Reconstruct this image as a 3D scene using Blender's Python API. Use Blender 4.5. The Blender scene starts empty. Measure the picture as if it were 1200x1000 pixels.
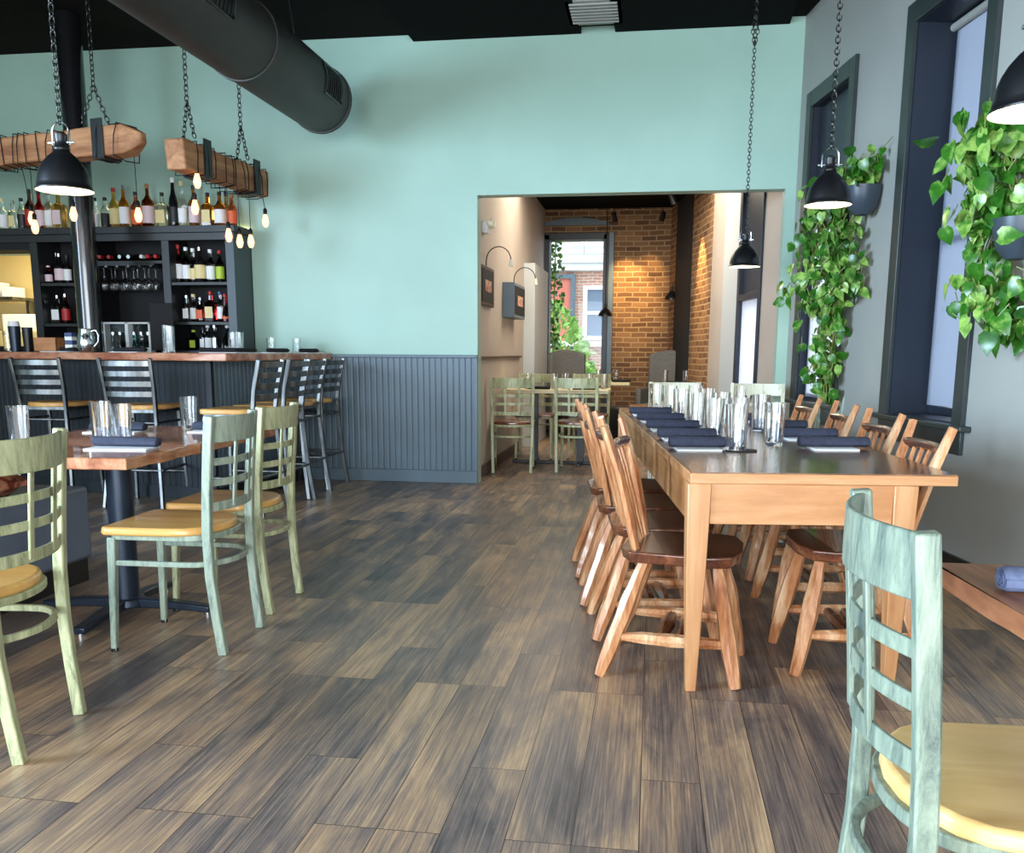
import bpy, bmesh, math, random
from mathutils import Vector, Matrix, Quaternion
random.seed(7)
S = bpy.context.scene
C = S.collection
PI = math.pi
S.view_settings.view_transform = 'Standard'
S.view_settings.look = 'None'
S.view_settings.gamma = 1.0
S.view_settings.use_curve_mapping = False
S.view_settings.exposure = 1.06

# ------------------------------------------------------------------ materials
def srgb(r, g, b):
    f = lambda c: (c/255/12.92) if c/255 <= .04045 else ((c/255+.055)/1.055)**2.4
    return (f(r), f(g), f(b), 1)
def newmat(name):
    m = bpy.data.materials.new(name); m.use_nodes = True
    nt = m.node_tree
    return m, nt, nt.nodes['Principled BSDF']
def setp(b, **k):
    names = {'rough': 'Roughness', 'metal': 'Metallic', 'spec': 'Specular IOR Level', 'trans': 'Transmission Weight',
             'ior': 'IOR', 'coat': 'Coat Weight', 'alpha': 'Alpha', 'sss': 'Subsurface Weight', 'emit': 'Emission Strength', 'coatr': 'Coat Roughness'}
    for kk, v in k.items():
        b.inputs[names[kk]].default_value = v
def coords(nt, scale=(1, 1, 1), rot=(0, 0, 0)):
    tc = nt.nodes.new('ShaderNodeTexCoord'); mp = nt.nodes.new('ShaderNodeMapping')
    nt.links.new(tc.outputs['Object'], mp.inputs[0])
    mp.inputs['Scale'].default_value = scale; mp.inputs['Rotation'].default_value = rot
    return mp
def ramp(nt, fac, stops):
    r = nt.nodes.new('ShaderNodeValToRGB')
    e = r.color_ramp.elements
    e[0].position, e[0].color = stops[0]; e[1].position, e[1].color = stops[-1]
    for p, c in stops[1:-1]:
        x = e.new(p); x.color = c
    nt.links.new(fac, r.inputs[0]); return r
def noise(nt, vec, scale, detail=4, rough=.55, dist=0):
    n = nt.nodes.new('ShaderNodeTexNoise'); n.inputs['Scale'].default_value = scale
    n.inputs['Detail'].default_value = detail; n.inputs['Roughness'].default_value = rough
    n.inputs['Distortion'].default_value = dist
    nt.links.new(vec.outputs[0], n.inputs['Vector']); return n
def bump(nt, b, h, strength=.3, dist=.002):
    bp = nt.nodes.new('ShaderNodeBump'); bp.inputs['Strength'].default_value = strength; bp.inputs['Distance'].default_value = dist
    nt.links.new(h, bp.inputs['Height']); nt.links.new(bp.outputs[0], b.inputs['Normal'])
def plain(name, col, **k):
    m, nt, b = newmat(name); b.inputs['Base Color'].default_value = col; setp(b, **k); return m
def mottled(name, c1, c2, scale=3, stretch=(1, 1, 1), bmp=0, lo=.35, hi=.65, detail=4, **k):
    m, nt, b = newmat(name); mp = coords(nt, stretch); n = noise(nt, mp, scale, detail)
    r = ramp(nt, n.outputs[0], [(lo, c1), (hi, c2)]); nt.links.new(r.outputs[0], b.inputs['Base Color']); setp(b, **k)
    if bmp: bump(nt, b, n.outputs[0], bmp)
    return m
def wood(name, stops, axis=0, freq=14, stretch=12, scale=1, bmp=.15, **k):
    """long-grained timber; axis = grain direction in object space"""
    m, nt, b = newmat(name)
    sc = [freq]*3; sc[axis] = freq/stretch
    mp = coords(nt, tuple(sc)); n = noise(nt, mp, scale, 6, .6, .6)
    mp2 = coords(nt, tuple(s*5 for s in sc)); n2 = noise(nt, mp2, scale, 3, .6)
    mx = nt.nodes.new('ShaderNodeMath'); mx.operation = 'MULTIPLY_ADD'; mx.inputs[1].default_value = .3
    nt.links.new(n2.outputs[0], mx.inputs[0]); nt.links.new(n.outputs[0], mx.inputs[2])
    r = ramp(nt, mx.outputs[0], stops); nt.links.new(r.outputs[0], b.inputs['Base Color']); setp(b, **k)
    bump(nt, b, mx.outputs[0], bmp, .003)
    return m
def glassmat(name, col, rough=.02, ior=1.45):
    m, nt, b = newmat(name); b.inputs['Base Color'].default_value = col; setp(b, trans=1, rough=rough, ior=ior); return m
def emis(name, col, s):
    m, nt, b = newmat(name); b.inputs['Base Color'].default_value = (0, 0, 0, 1)
    b.inputs['Emission Color'].default_value = col; b.inputs['Emission Strength'].default_value = s; return m

M = {}
M['mint'] = mottled('mint_paint', srgb(154, 187, 172), srgb(161, 194, 179), 1.5, rough=.42)
M['grey_paint'] = mottled('grey_paint', srgb(150, 152, 147), srgb(157, 158, 152), 1.5, rough=.5)
M['taupe_paint'] = mottled('taupe_paint', srgb(178, 164, 150), srgb(188, 175, 162), 1.5, rough=.6)
M['pale_paint'] = plain('pale_paint', srgb(186, 190, 188), rough=.6)
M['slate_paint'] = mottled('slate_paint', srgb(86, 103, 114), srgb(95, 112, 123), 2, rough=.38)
M['dark_panel'] = mottled('dark_panel', srgb(24, 30, 37), srgb(30, 37, 45), 3, rough=.65)  # bar front and skirting, darker than the slate side panel
M['slate_dark'] = plain('slate_dark', srgb(58, 70, 77), rough=.45)
M['brown_paint'] = plain('brown_paint', srgb(86, 66, 58), rough=.5)
M['charcoal'] = mottled('charcoal_paint', srgb(25, 27, 28), srgb(32, 34, 35), 4, rough=.45)
M['ceiling'] = mottled('ceiling_black', srgb(13, 11, 9), srgb(20, 17, 14), 2, rough=.95, spec=.1)
M['ceiling_dark'] = plain('ceiling_panel_black', srgb(8, 8, 8), rough=.95, spec=.1)
M['duct'] = mottled('duct_black', srgb(44, 42, 40), srgb(52, 50, 47), 5, rough=.55, metal=.1)
M['gloss_black'] = plain('gloss_black', srgb(20, 20, 22), rough=.16, coat=.6)
M['satin_black'] = plain('satin_black', srgb(24, 25, 27), rough=.35, metal=.3)
M['matte_black'] = plain('matte_black', srgb(20, 21, 24), rough=.8)
M['blue_black'] = plain('blue_black_metal', srgb(42, 52, 66), rough=.32, metal=.5)
M['window_paint'] = mottled('window_paint_dark', srgb(38, 46, 46), srgb(46, 53, 52), 5, rough=.4)
M['jamb_paint'] = plain('jamb_paint_navy', srgb(32, 39, 50), rough=.4)
M['chrome'] = plain('chrome', srgb(205, 208, 210), rough=.15, metal=1)
M['steel'] = mottled('brushed_steel', srgb(72, 73, 72), srgb(128, 128, 126), 12, (1, 1, .2), rough=.36, metal=.95)
M['chain'] = plain('chain_metal', srgb(70, 70, 68), rough=.35, metal=.9)
M['lamp_white'] = plain('lamp_interior', srgb(245, 238, 215), rough=.5)
M['bulb'] = emis('bulb_warm', (1, .42, .15, 1), 2.6)
M['lamp_bulb'] = emis('lamp_bulb_warm', (1, .82, .55, 1), 2.5)
M['led'] = emis('led_strip_warm', (1, .78, .36, 1), 5)
M['spot_glow'] = emis('spot_lens', (1, .85, .6, 1), 8)
M['glass'] = glassmat('clear_glass', (1, 1, 1, 1), .0)
M['pane'] = None
M['napkin'] = mottled('navy_napkin', srgb(46, 50, 66), srgb(56, 60, 78), 60, bmp=.3, rough=.9)
M['blue_napkin'] = mottled('blue_grey_napkin', srgb(88, 98, 128), srgb(104, 114, 146), 60, bmp=.3, rough=.9)
M['napkin_black'] = mottled('black_napkin', srgb(20, 20, 24), srgb(30, 30, 35), 60, bmp=.3, rough=.9)
M['paper'] = plain('white_paper', srgb(236, 238, 238), rough=.7)
M['grey_seat'] = mottled('grey_vinyl', srgb(96, 106, 122), srgb(104, 115, 132), 3, rough=.45)
M['grey_fabric'] = mottled('grey_fabric', srgb(112, 110, 106), srgb(128, 126, 122), 50, rough=.9)
M['plaid'] = mottled('red_pillow', srgb(120, 40, 24), srgb(196, 132, 96), 22, lo=.42, hi=.58, rough=.9)
def weathered(name, base, hi, dark, lo=.30, hi2=.62):
    m, nt, b = newmat(name); mp = coords(nt, (34, 34, 6)); n = noise(nt, mp, 1, 8, .78, .5)
    r = ramp(nt, n.outputs[0], [(.34, dark), (.46, base), (.64, hi)]); nt.links.new(r.outputs[0], b.inputs['Base Color'])
    setp(b, rough=.42, metal=.05); bump(nt, b, n.outputs[0], .2); return m
M['cream_metal'] = weathered('weathered_cream_green', srgb(158, 162, 124), srgb(196, 196, 154), srgb(96, 98, 70))
M['sage_metal'] = weathered('weathered_sage', srgb(136, 150, 134), srgb(166, 176, 156), srgb(86, 98, 92))
M['grey_sage_metal'] = weathered('weathered_grey_sage', srgb(112, 126, 112), srgb(148, 160, 140), srgb(72, 84, 80))
M['ivory_metal'] = weathered('weathered_ivory', srgb(206, 205, 180), srgb(226, 225, 200), srgb(160, 160, 130))
M['slab_matte'] = wood('live_edge_slab_matte', [(.35, srgb(96, 54, 34)), (.55, srgb(140, 86, 56)), (.7, srgb(172, 114, 78)), (.85, srgb(200, 150, 116))], 1, 9, 6, rough=.5)
M['honey'] = wood('honey_wood', [(.35, srgb(188, 128, 58)), (.6, srgb(214, 158, 84)), (.8, srgb(228, 178, 106))], 1, 10, 7, rough=.33, coat=.2)
M['maple'] = wood('maple_wood', [(.35, srgb(206, 160, 92)), (.6, srgb(224, 184, 118)), (.8, srgb(234, 200, 138))], 1, 10, 7, rough=.38, coat=.15)
M['hewn'] = wood('hewn_log_wood', [(.38, srgb(92, 46, 24)), (.52, srgb(160, 96, 56)), (.66, srgb(198, 138, 92)), (.85, srgb(228, 190, 150))], 2, 16, 7, rough=.36, coat=.25)
M['hewn_dark'] = wood('dark_hewn_wood', [(.4, srgb(52, 26, 16)), (.65, srgb(96, 52, 32)), (.85, srgb(140, 86, 56))], 0, 14, 8, rough=.26, coat=.4)
M['pine'] = wood('pine_table_wood', [(.38, srgb(160, 104, 62)), (.6, srgb(184, 130, 84)), (.85, srgb(204, 158, 114))], 2, 10, 9, rough=.4, coat=.15)
M['pine_x'] = wood('pine_apron_wood', [(.38, srgb(160, 102, 58)), (.6, srgb(184, 128, 80)), (.85, srgb(204, 158, 114))], 0, 10, 9, rough=.4, coat=.15)
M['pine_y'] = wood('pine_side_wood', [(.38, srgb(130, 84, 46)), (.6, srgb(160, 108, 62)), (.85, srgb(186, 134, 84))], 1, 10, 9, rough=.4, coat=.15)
M['top_wood'] = wood('dark_table_top', [(.38, srgb(70, 44, 28)), (.6, srgb(104, 70, 46)), (.85, srgb(142, 102, 70))], 1, 9, 9, rough=.24, coat=.3, coatr=.1, bmp=.05)
M['slab_red'] = wood('live_edge_slab', [(.35, srgb(88, 44, 26)), (.55, srgb(140, 78, 48)), (.7, srgb(176, 112, 76)), (.85, srgb(206, 150, 114))], 1, 9, 6, rough=.25, coat=.5)
M['slab_bar'] = wood('bar_slab', [(.35, srgb(112, 60, 42)), (.55, srgb(160, 96, 70)), (.7, srgb(196, 138, 108)), (.85, srgb(216, 176, 150))], 0, 9, 6, rough=.28, coat=.4)
M['beam_wood'] = wood('old_beam_wood', [(.35, srgb(92, 54, 34)), (.55, srgb(146, 96, 62)), (.8, srgb(188, 138, 96))], 0, 9, 9, rough=.7, bmp=.5)
M['box_wood'] = wood('box_wood', [(.35, srgb(140, 86, 46)), (.8, srgb(184, 124, 74))], 0, 20, 8, rough=.5)
M['pale_top'] = wood('pale_table_top', [(.35, srgb(206, 190, 140)), (.8, srgb(232, 220, 176))], 0, 9, 9, rough=.35)
def leafmat(name, a, b_, c):
    m, nt, b = newmat(name)
    g = nt.nodes.new('ShaderNodeNewGeometry')
    mp = coords(nt); n = noise(nt, mp, 26, 3)
    mx = nt.nodes.new('ShaderNodeMath'); mx.operation = 'MULTIPLY_ADD'; mx.inputs[1].default_value = .45
    nt.links.new(g.outputs['Random Per Island'], mx.inputs[0]); nt.links.new(n.outputs[0], mx.inputs[2])
    r = ramp(nt, mx.outputs[0], [(.30, a), (.72, b_), (1.0, c)])
    nt.links.new(r.outputs[0], b.inputs['Base Color']); setp(b, rough=.3, sss=0)
    tr = nt.nodes.new('ShaderNodeBsdfTranslucent'); nt.links.new(r.outputs[0], tr.inputs[0])
    ms = nt.nodes.new('ShaderNodeMixShader'); ms.inputs[0].default_value = .15
    o = nt.nodes['Material Output']; nt.links.new(b.outputs[0], ms.inputs[1]); nt.links.new(tr.outputs[0], ms.inputs[2]); nt.links.new(ms.outputs[0], o.inputs[0])
    return m
M['leaf'] = leafmat('pothos_leaf', srgb(26, 68, 18), srgb(54, 112, 30), srgb(150, 186, 92))
M['bush'] = leafmat('bush_leaf', srgb(84, 138, 50), srgb(140, 186, 88), srgb(196, 222, 140))
M['stem'] = plain('stem_green', srgb(116, 128, 62), rough=.5)
M['pot'] = plain('pot_slate', srgb(56, 66, 76), rough=.4)

def floor_mat():
    m, nt, b = newmat('plank_floor')
    mp = coords(nt, (1, 1, 1), (0, 0, PI/2))
    br = nt.nodes.new('ShaderNodeTexBrick'); nt.links.new(mp.outputs[0], br.inputs['Vector'])
    br.inputs['Scale'].default_value = 1; br.inputs['Brick Width'].default_value = .95; br.inputs['Row Height'].default_value = .152
    br.inputs['Mortar Size'].default_value = .0012; br.inputs['Mortar Smooth'].default_value = .2
    br.offset = .37; br.offset_frequency = 3; br.squash = 1
    br.inputs['Color1'].default_value = (0, 0, 0, 1); br.inputs['Color2'].default_value = (1, 1, 1, 1); br.inputs['Mortar'].default_value = (.1, .1, .1, 1)
    plank = br.outputs['Color']
    # the grain slides with each plank
    tc = nt.nodes.new('ShaderNodeTexCoord'); ad = nt.nodes.new('ShaderNodeVectorMath'); ad.operation = 'MULTIPLY_ADD'
    ad.inputs[1].default_value = (7.3, 3.1, 5.7); nt.links.new(plank, ad.inputs[0]); nt.links.new(tc.outputs['Object'], ad.inputs[2])
    def mp2(s):
        q = nt.nodes.new('ShaderNodeMapping'); q.inputs['Scale'].default_value = s; nt.links.new(ad.outputs[0], q.inputs[0]); return q
    n1 = noise(nt, mp2((5, 1.3, 1)), 1, 5, .62, .6)
    n2 = noise(nt, mp2((190, 2.6, 1)), 1, 5, .75, .3)
    n3 = noise(nt, mp2((26, 1.2, 1)), 1, 4, .6, .8)
    def mul(a, k, c):
        x = nt.nodes.new('ShaderNodeMath'); x.operation = 'MULTIPLY_ADD'; nt.links.new(a, x.inputs[0]); x.inputs[1].default_value = k
        if isinstance(c, (int, float)): x.inputs[2].default_value = c
        else: nt.links.new(c, x.inputs[2])
        return x.outputs[0]
    v = mul(plank, .13, -.57); v = mul(n1.outputs[0], .92, v); v = mul(n2.outputs[0], .86, v); v = mul(n3.outputs[0], .36, v)
    r = ramp(nt, v, [(.24, srgb(48, 46, 48)), (.38, srgb(86, 78, 75)), (.50, srgb(118, 104, 96)), (.61, srgb(150, 128, 108)), (.73, srgb(184, 156, 124)), (.9, srgb(210, 190, 162))])
    # a cooler tone on some planks
    hs = nt.nodes.new('ShaderNodeMix'); hs.data_type = 'RGBA'; hs.blend_type = 'MULTIPLY'; hs.inputs[0].default_value = 1
    rr = ramp(nt, n1.outputs[0], [(.35, (.94, .97, 1.02, 1)), (.6, (1.06, .98, .90, 1))])
    nt.links.new(r.outputs[0], hs.inputs[6]); nt.links.new(rr.outputs[0], hs.inputs[7])
    fm = nt.nodes.new('ShaderNodeMix'); fm.data_type = 'RGBA'; nt.links.new(br.outputs['Fac'], fm.inputs[0]); nt.links.new(hs.outputs[2], fm.inputs[6]); fm.inputs[7].default_value = srgb(34, 30, 28)
    nt.links.new(fm.outputs[2], b.inputs['Base Color'])
    rg = ramp(nt, n2.outputs[0], [(.3, (.30,)*3+(1,)), (.8, (.46,)*3+(1,))]); nt.links.new(rg.outputs[0], b.inputs['Roughness'])
    setp(b, spec=.5); bump(nt, b, v, .25, .0015)
    return m
M['floor'] = floor_mat()
def brick_mat(name, c1, c2, mortar, bw=.2, rh=.066, ms=.009, rot=0, bm_=.8):
    m, nt, b = newmat(name)
    tc = nt.nodes.new('ShaderNodeTexCoord'); sp = nt.nodes.new('ShaderNodeSeparateXYZ'); mp = nt.nodes.new('ShaderNodeCombineXYZ')
    nt.links.new(tc.outputs['Object'], sp.inputs[0]); nt.links.new(sp.outputs[rot], mp.inputs[0]); nt.links.new(sp.outputs[2], mp.inputs[1])
    # irregular courses
    n = noise(nt, coords(nt), 3.5, 3)
    ad = nt.nodes.new('ShaderNodeVectorMath'); ad.operation = 'MULTIPLY_ADD'; ad.inputs[1].default_value = (.03, .03, .03)
    nt.links.new(n.outputs['Color'], ad.inputs[0]); nt.links.new(mp.outputs[0], ad.inputs[2])
    br = nt.nodes.new('ShaderNodeTexBrick'); nt.links.new(ad.outputs[0], br.inputs['Vector'])
    br.inputs['Scale'].default_value = 1; br.inputs['Brick Width'].default_value = bw; br.inputs['Row Height'].default_value = rh
    br.inputs['Mortar Size'].default_value = ms; br.inputs['Mortar Smooth'].default_value = .3
    br.inputs['Color1'].default_value = c1; br.inputs['Color2'].default_value = c2; br.inputs['Mortar'].default_value = mortar
    nt.links.new(br.outputs['Color'], b.inputs['Base Color']); setp(b, rough=.8)
    iv = nt.nodes.new('ShaderNodeMath'); iv.operation = 'SUBTRACT'; iv.inputs[0].default_value = 1; nt.links.new(br.outputs['Fac'], iv.inputs[1])
    n2 = noise(nt, coords(nt), 40, 3); mm = nt.nodes.new('ShaderNodeMath'); mm.operation = 'MULTIPLY_ADD'; mm.inputs[1].default_value = .6
    nt.links.new(n2.outputs[0], mm.inputs[0]); nt.links.new(iv.outputs[0], mm.inputs[2])
    bump(nt, b, mm.outputs[0], bm_, .012)
    return m
M['brick'] = brick_mat('old_brick', srgb(98, 66, 44), srgb(150, 110, 74), srgb(172, 144, 108))
M['brick_side'] = brick_mat('old_brick_side', srgb(98, 66, 44), srgb(150, 110, 74), srgb(172, 144, 108), rot=1)
M['brick_out'] = brick_mat('street_brick', srgb(176, 122, 104), srgb(196, 146, 126), srgb(200, 186, 172), ms=.012, bm_=.3)
M['kitchen'] = plain('kitchen_cream', srgb(214, 192, 134), rough=.6)
def shade_mat(nm='roller_shade', c1=srgb(150, 158, 172), c2=srgb(214, 220, 232), k=.6):
    m, nt, b = newmat(nm); b.inputs['Base Color'].default_value = c1; setp(b, rough=.9)
    tr = nt.nodes.new('ShaderNodeBsdfTranslucent'); tr.inputs[0].default_value = c2
    ms = nt.nodes.new('ShaderNodeMixShader'); ms.inputs[0].default_value = k
    o = nt.nodes['Material Output']; nt.links.new(b.outputs[0], ms.inputs[1]); nt.links.new(tr.outputs[0], ms.inputs[2]); nt.links.new(ms.outputs[0], o.inputs[0]); return m
M['shade'] = shade_mat()
M['sky_sheet'] = shade_mat('sky_sheet', srgb(220, 222, 232), srgb(250, 250, 255), .85)  # translucent white standing in for bright sky behind panes
def pane_mat():
    m, nt, b = newmat('window_pane')
    nt.nodes.remove(b); t = nt.nodes.new('ShaderNodeBsdfTransparent'); g = nt.nodes.new('ShaderNodeBsdfGlossy'); g.inputs['Roughness'].default_value = .02
    t.inputs[0].default_value = (.96, .98, .98, 1)
    ms = nt.nodes.new('ShaderNodeMixShader'); ms.inputs[0].default_value = .012
    nt.links.new(t.outputs[0], ms.inputs[1]); nt.links.new(g.outputs[0], ms.inputs[2]); nt.links.new(ms.outputs[0], nt.nodes['Material Output'].inputs[0]); return m
M['pane'] = pane_mat()
def artmat(name, c1, c2):
    return mottled(name, c1, c2, 18, lo=.4, hi=.6, rough=.4)
M['art_red'] = artmat('art_red', srgb(150, 52, 34), srgb(222, 190, 160))

# ------------------------------------------------------------------ mesh helpers
def box(bm, x0, x1, y0, y1, z0, z1, mtx=None):
    vs = [bm.verts.new((x, y, z)) for x in (x0, x1) for y in (y0, y1) for z in (z0, z1)]
    for f in ((0, 1, 3, 2), (4, 6, 7, 5), (0, 4, 5, 1), (2, 3, 7, 6), (0, 2, 6, 4), (1, 5, 7, 3)):
        bm.faces.new([vs[i] for i in f])
    if mtx: bmesh.ops.transform(bm, matrix=mtx, verts=vs)
    return vs
def sweep(bm, pts, rx, ry=None, n=8, up=None, closed=False, phase=None):
    """tube along pts; rx, ry half sizes (numbers or lists); n=4 gives a rectangular section"""
    pts = [Vector(p) for p in pts]; N = len(pts)
    if ry is None: ry = rx
    L = lambda r, i: r[i] if isinstance(r, (list, tuple)) else r
    rings = []; prev = None
    for i, p in enumerate(pts):
        if closed: t = (pts[(i+1) % N]-pts[i-1]).normalized()
        else: t = (pts[min(i+1, N-1)]-pts[max(i-1, 0)]).normalized()
        if prev is None:
            u = Vector(up) if up else (Vector((0, 0, 1)) if abs(t.z) < .9 else Vector((0, 1, 0)))
        else: u = Vector(up) if up else prev
        a = (u - t*u.dot(t))
        if a.length < 1e-5: a = t.orthogonal()
        a.normalize(); s = t.cross(a); prev = a
        ring = []
        for k in range(n):
            if n == 4:
                cx, cy = ((1, 1), (-1, 1), (-1, -1), (1, -1))[k]
            else:
                th = 2*PI*k/n + (PI/n if phase is None else phase); cx, cy = math.cos(th), math.sin(th)
            ring.append(bm.verts.new(p + s*cx*L(rx, i) + a*cy*L(ry, i)))
        rings.append(ring)
    for i in range(N if closed else N-1):
        A, B = rings[i], rings[(i+1) % N]
        for k in range(n): bm.faces.new((A[k], A[(k+1) % n], B[(k+1) % n], B[k]))
    if not closed:
        bm.faces.new(list(reversed(rings[0]))); bm.faces.new(rings[-1])
def lathe(bm, prof, n=24, c=(0, 0, 0), axis=None, close=False):
    rings = []
    mt = Matrix.Translation(Vector(c)) @ (axis.to_matrix().to_4x4() if axis else Matrix.Identity(4))
    for r, z in prof:
        if r < 1e-6: rings.append([bm.verts.new(mt @ Vector((0, 0, z)))])
        else: rings.append([bm.verts.new(mt @ Vector((r*math.cos(2*PI*k/n), r*math.sin(2*PI*k/n), z))) for k in range(n)])
    pairs = list(zip(rings[:-1], rings[1:]))
    if close: pairs.append((rings[-1], rings[0]))
    for A, B in pairs:
        for k in range(n):
            q = [A[k % len(A)], A[(k+1) % n % len(A)], B[(k+1) % n % len(B)], B[k % len(B)]]
            u = []
            for v in q:
                if v not in u: u.append(v)
            if len(u) > 2: bm.faces.new(u)
def prism(bm, outline, z0, z1, mtx=None, top=None):
    a = [bm.verts.new((x, y, z0)) for x, y in outline]; o2 = top or outline
    b = [bm.verts.new((x, y, z1)) for x, y in o2]; n = len(a)
    bm.faces.new(list(reversed(a))); bm.faces.new(b)
    for k in range(n): bm.faces.new((a[k], a[(k+1) % n], b[(k+1) % n], b[k]))
    if mtx: bmesh.ops.transform(bm, matrix=mtx, verts=a+b)
def B(): return bmesh.new()
def obj(name, bm, mat, parent=None, bevel=0, smooth=True, seg=2, weld=False):
    bmesh.ops.recalc_face_normals(bm, faces=bm.faces)
    me = bpy.data.meshes.new(name); bm.to_mesh(me); bm.free()
    me.materials.append(M[mat] if isinstance(mat, str) else mat)
    if smooth:
        for p in me.polygons: p.use_smooth = True
        me.set_sharp_from_angle(angle=math.radians(38))
    o = bpy.data.objects.new(name, me); C.objects.link(o)
    if parent: o.parent = parent
    if bevel:
        md = o.modifiers.new('Bevel', 'BEVEL'); md.width = bevel; md.segments = seg; md.limit_method = 'ANGLE'; md.angle_limit = math.radians(40)
    return o
def tag(o, label, cat, group=None, kind=None):
    o['label'] = label; o['category'] = cat
    if group: o['group'] = group
    if kind: o['kind'] = kind
    return o
def thing(name, label, cat, loc=(0, 0, 0), rz=0, group=None):
    o = bpy.data.objects.new(name, None); o.empty_display_size = .1; C.objects.link(o)
    o.location = loc; o.rotation_euler = (0, 0, rz)
    return tag(o, label, cat, group)
def struct(name, bm, mat, label=None, **k):
    o = obj(name, bm, mat, **k); o['kind'] = 'structure'
    if label: o['label'] = label
    return o
def dup(root, loc, rz, label, group=None, first=[]):
    r = root.copy(); C.objects.link(r); r.location = loc; r.rotation_euler = (0, 0, rz); r['label'] = label
    if group: r['group'] = group
    for ch in list(root.children):
        c = ch.copy(); C.objects.link(c); c.parent = r
        for g in list(ch.children):
            d = g.copy(); C.objects.link(d); d.parent = c
    return r
def chain(bm, p0, p1, link=.035, w=.011, r=.0028):
    p0, p1 = Vector(p0), Vector(p1); d = p1-p0; L = d.length; t = d.normalized(); k = max(1, int(L/(link*.72)))
    q = t.to_track_quat('Z', 'Y')
    for i in range(k):
        c = p0 + d*((i+.5)/k); pts = []
        for j in range(10):
            a = 2*PI*j/10; x = w*math.cos(a); z = (link/2)*math.sin(a)
            v = Vector((x, 0, z)) if i % 2 else Vector((0, x, z))
            pts.append(c + q @ v)
        sweep(bm, pts, r, n=5, closed=True, up=tuple(q @ (Vector((0, 1, 0)) if i % 2 else Vector((1, 0, 0)))))
def arc(p0, p1, sag, n=9, axis=(0, -1, 0)):
    """points from p0 to p1 bowed by sag along axis"""
    p0, p1, a = Vector(p0), Vector(p1), Vector(axis)
    return [p0.lerp(p1, i/(n-1)) + a*sag*(1-(2*i/(n-1)-1)**2) for i in range(n)]

# ------------------------------------------------------------------ setting
CEIL = 3.57
YW = 7.54
A = math.radians(9.7)
C0 = (1.036, YW)
def W(u, v, z=0): return Vector((C0[0]+math.sin(A)*u+math.cos(A)*v, C0[1]-math.cos(A)*u+math.sin(A)*v, z))
MW = Matrix(((math.sin(A), math.cos(A), 0, C0[0]), (-math.cos(A), math.sin(A), 0, C0[1]), (0, 0, 1, 0), (0, 0, 0, 1)))  # (u,v,z)->world

bm = B(); box(bm, -8, 4.2, -4.5, 12.9, -.12, 0); struct('floor', bm, 'floor', 'brown and grey wood plank floor', smooth=False)
bm = B(); box(bm, -8, 4.2, -4.5, YW+.1, CEIL, CEIL+.15); struct('ceiling', bm, 'ceiling', 'black painted ceiling', smooth=False)
# back wall with the wide opening and the kitchen hatch
bm = B()
T = .14
hx0, hx1, hz0, hz1 = -6.6, -5.445, 1.13, 1.93
ox0, ox1, oz = -1.45, .955, 2.345
for x0, x1, z0, z1 in ((-8, hx0, 0, CEIL), (hx0, hx1, 0, hz0), (hx0, hx1, hz1, CEIL), (hx1, ox0, 0, CEIL), (ox0, ox1, oz, CEIL), (ox1, 1.25, 0, CEIL)):
    box(bm, x0, x1, YW, YW+T, z0, z1)
struct('wall_back', bm, 'mint', 'mint green back wall with wide opening', smooth=False)
bm = B(); box(bm, -7.3, -7.16, 1.5, YW, 0, CEIL); struct('wall_left', bm, 'mint', smooth=False)
# ceiling panels that hang a little lower, with a strip between them
bm = B()
def panel(bm, xa, xb, yb0, z0, skew):
    prism(bm, [(xa, YW), (xb, YW), (xb+skew, yb0), (xa+skew, yb0)], z0, CEIL+.01)
panel(bm, -1.942-.02, -0.632, 2.0, CEIL-.05, -.1)
panel(bm, -0.361-.01, 0.922, 2.0, CEIL-.05, -.1)
struct('trim_1', bm, 'ceiling_dark', 'slightly lowered black ceiling panels', smooth=False)
v = thing('ceiling_vent', 'grey ceiling diffuser between the black ceiling panels', 'vent', (-0.504, 7.12, CEIL-.05))
bm = B(); box(bm, -.2, .2, -.24, .24, 0, .05); obj('vent_plate', bm, 'grey_paint', v, .004)
bm = B()
for k in range(7): box(bm, -.17, .17, -.2+k*.06, -.185+k*.06, -.012, 0)
obj('louvre', bm, 'grey_paint', v)

# wainscot: narrow vertical boards, rail and baseboard
def beadboard(bm, p0, p1, z0, z1, pitch=.052, th=.006):
    p0, p1 = Vector((*p0, 0)), Vector((*p1, 0)); d = p1-p0; n = max(1, round(d.length/pitch)); t = d.normalized(); nn = Vector((t.y, -t.x, 0))
    L = d.length/n
    for i in range(n):
        a = p0 + t*(i*L); prof = [(0, 0), (.004, -.7*th), (.010, -th), (L-.010, -th), (L-.004, -.7*th), (L, 0)]
        v0 = [bm.verts.new(a + t*s - nn*o + Vector((0, 0, z0))) for s, o in prof]; v1 = [bm.verts.new(v.co + Vector((0, 0, z1-z0))) for v in v0]
        for k in range(5): bm.faces.new((v0[k], v0[k+1], v1[k+1], v1[k]))
        bm.faces.new((v1[0], v1[1], v1[2], v1[3], v1[4], v1[5]))
bm = B(); beadboard(bm, (-3.3, YW), (ox0, YW), .09, 1.05)
struct('trim_2', bm, 'slate_paint', 'slate grey beadboard wainscot below the mint wall', smooth=False)
bm = B(); box(bm, -3.3, ox0+.002, YW-.035, YW, 1.05, 1.075); box(bm, ox0-.03, ox0+.003, YW-.02, YW, .1, 1.05); struct('trim_3', bm, 'slate_paint', 'slate wainscot cap rail', smooth=False, bevel=.004)
bm = B(); box(bm, -3.3, ox0+.004, YW-.03, YW, 0, .105); struct('baseboard_back', bm, 'slate_paint', 'slate grey baseboard', bevel=.004, smooth=False)

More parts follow.
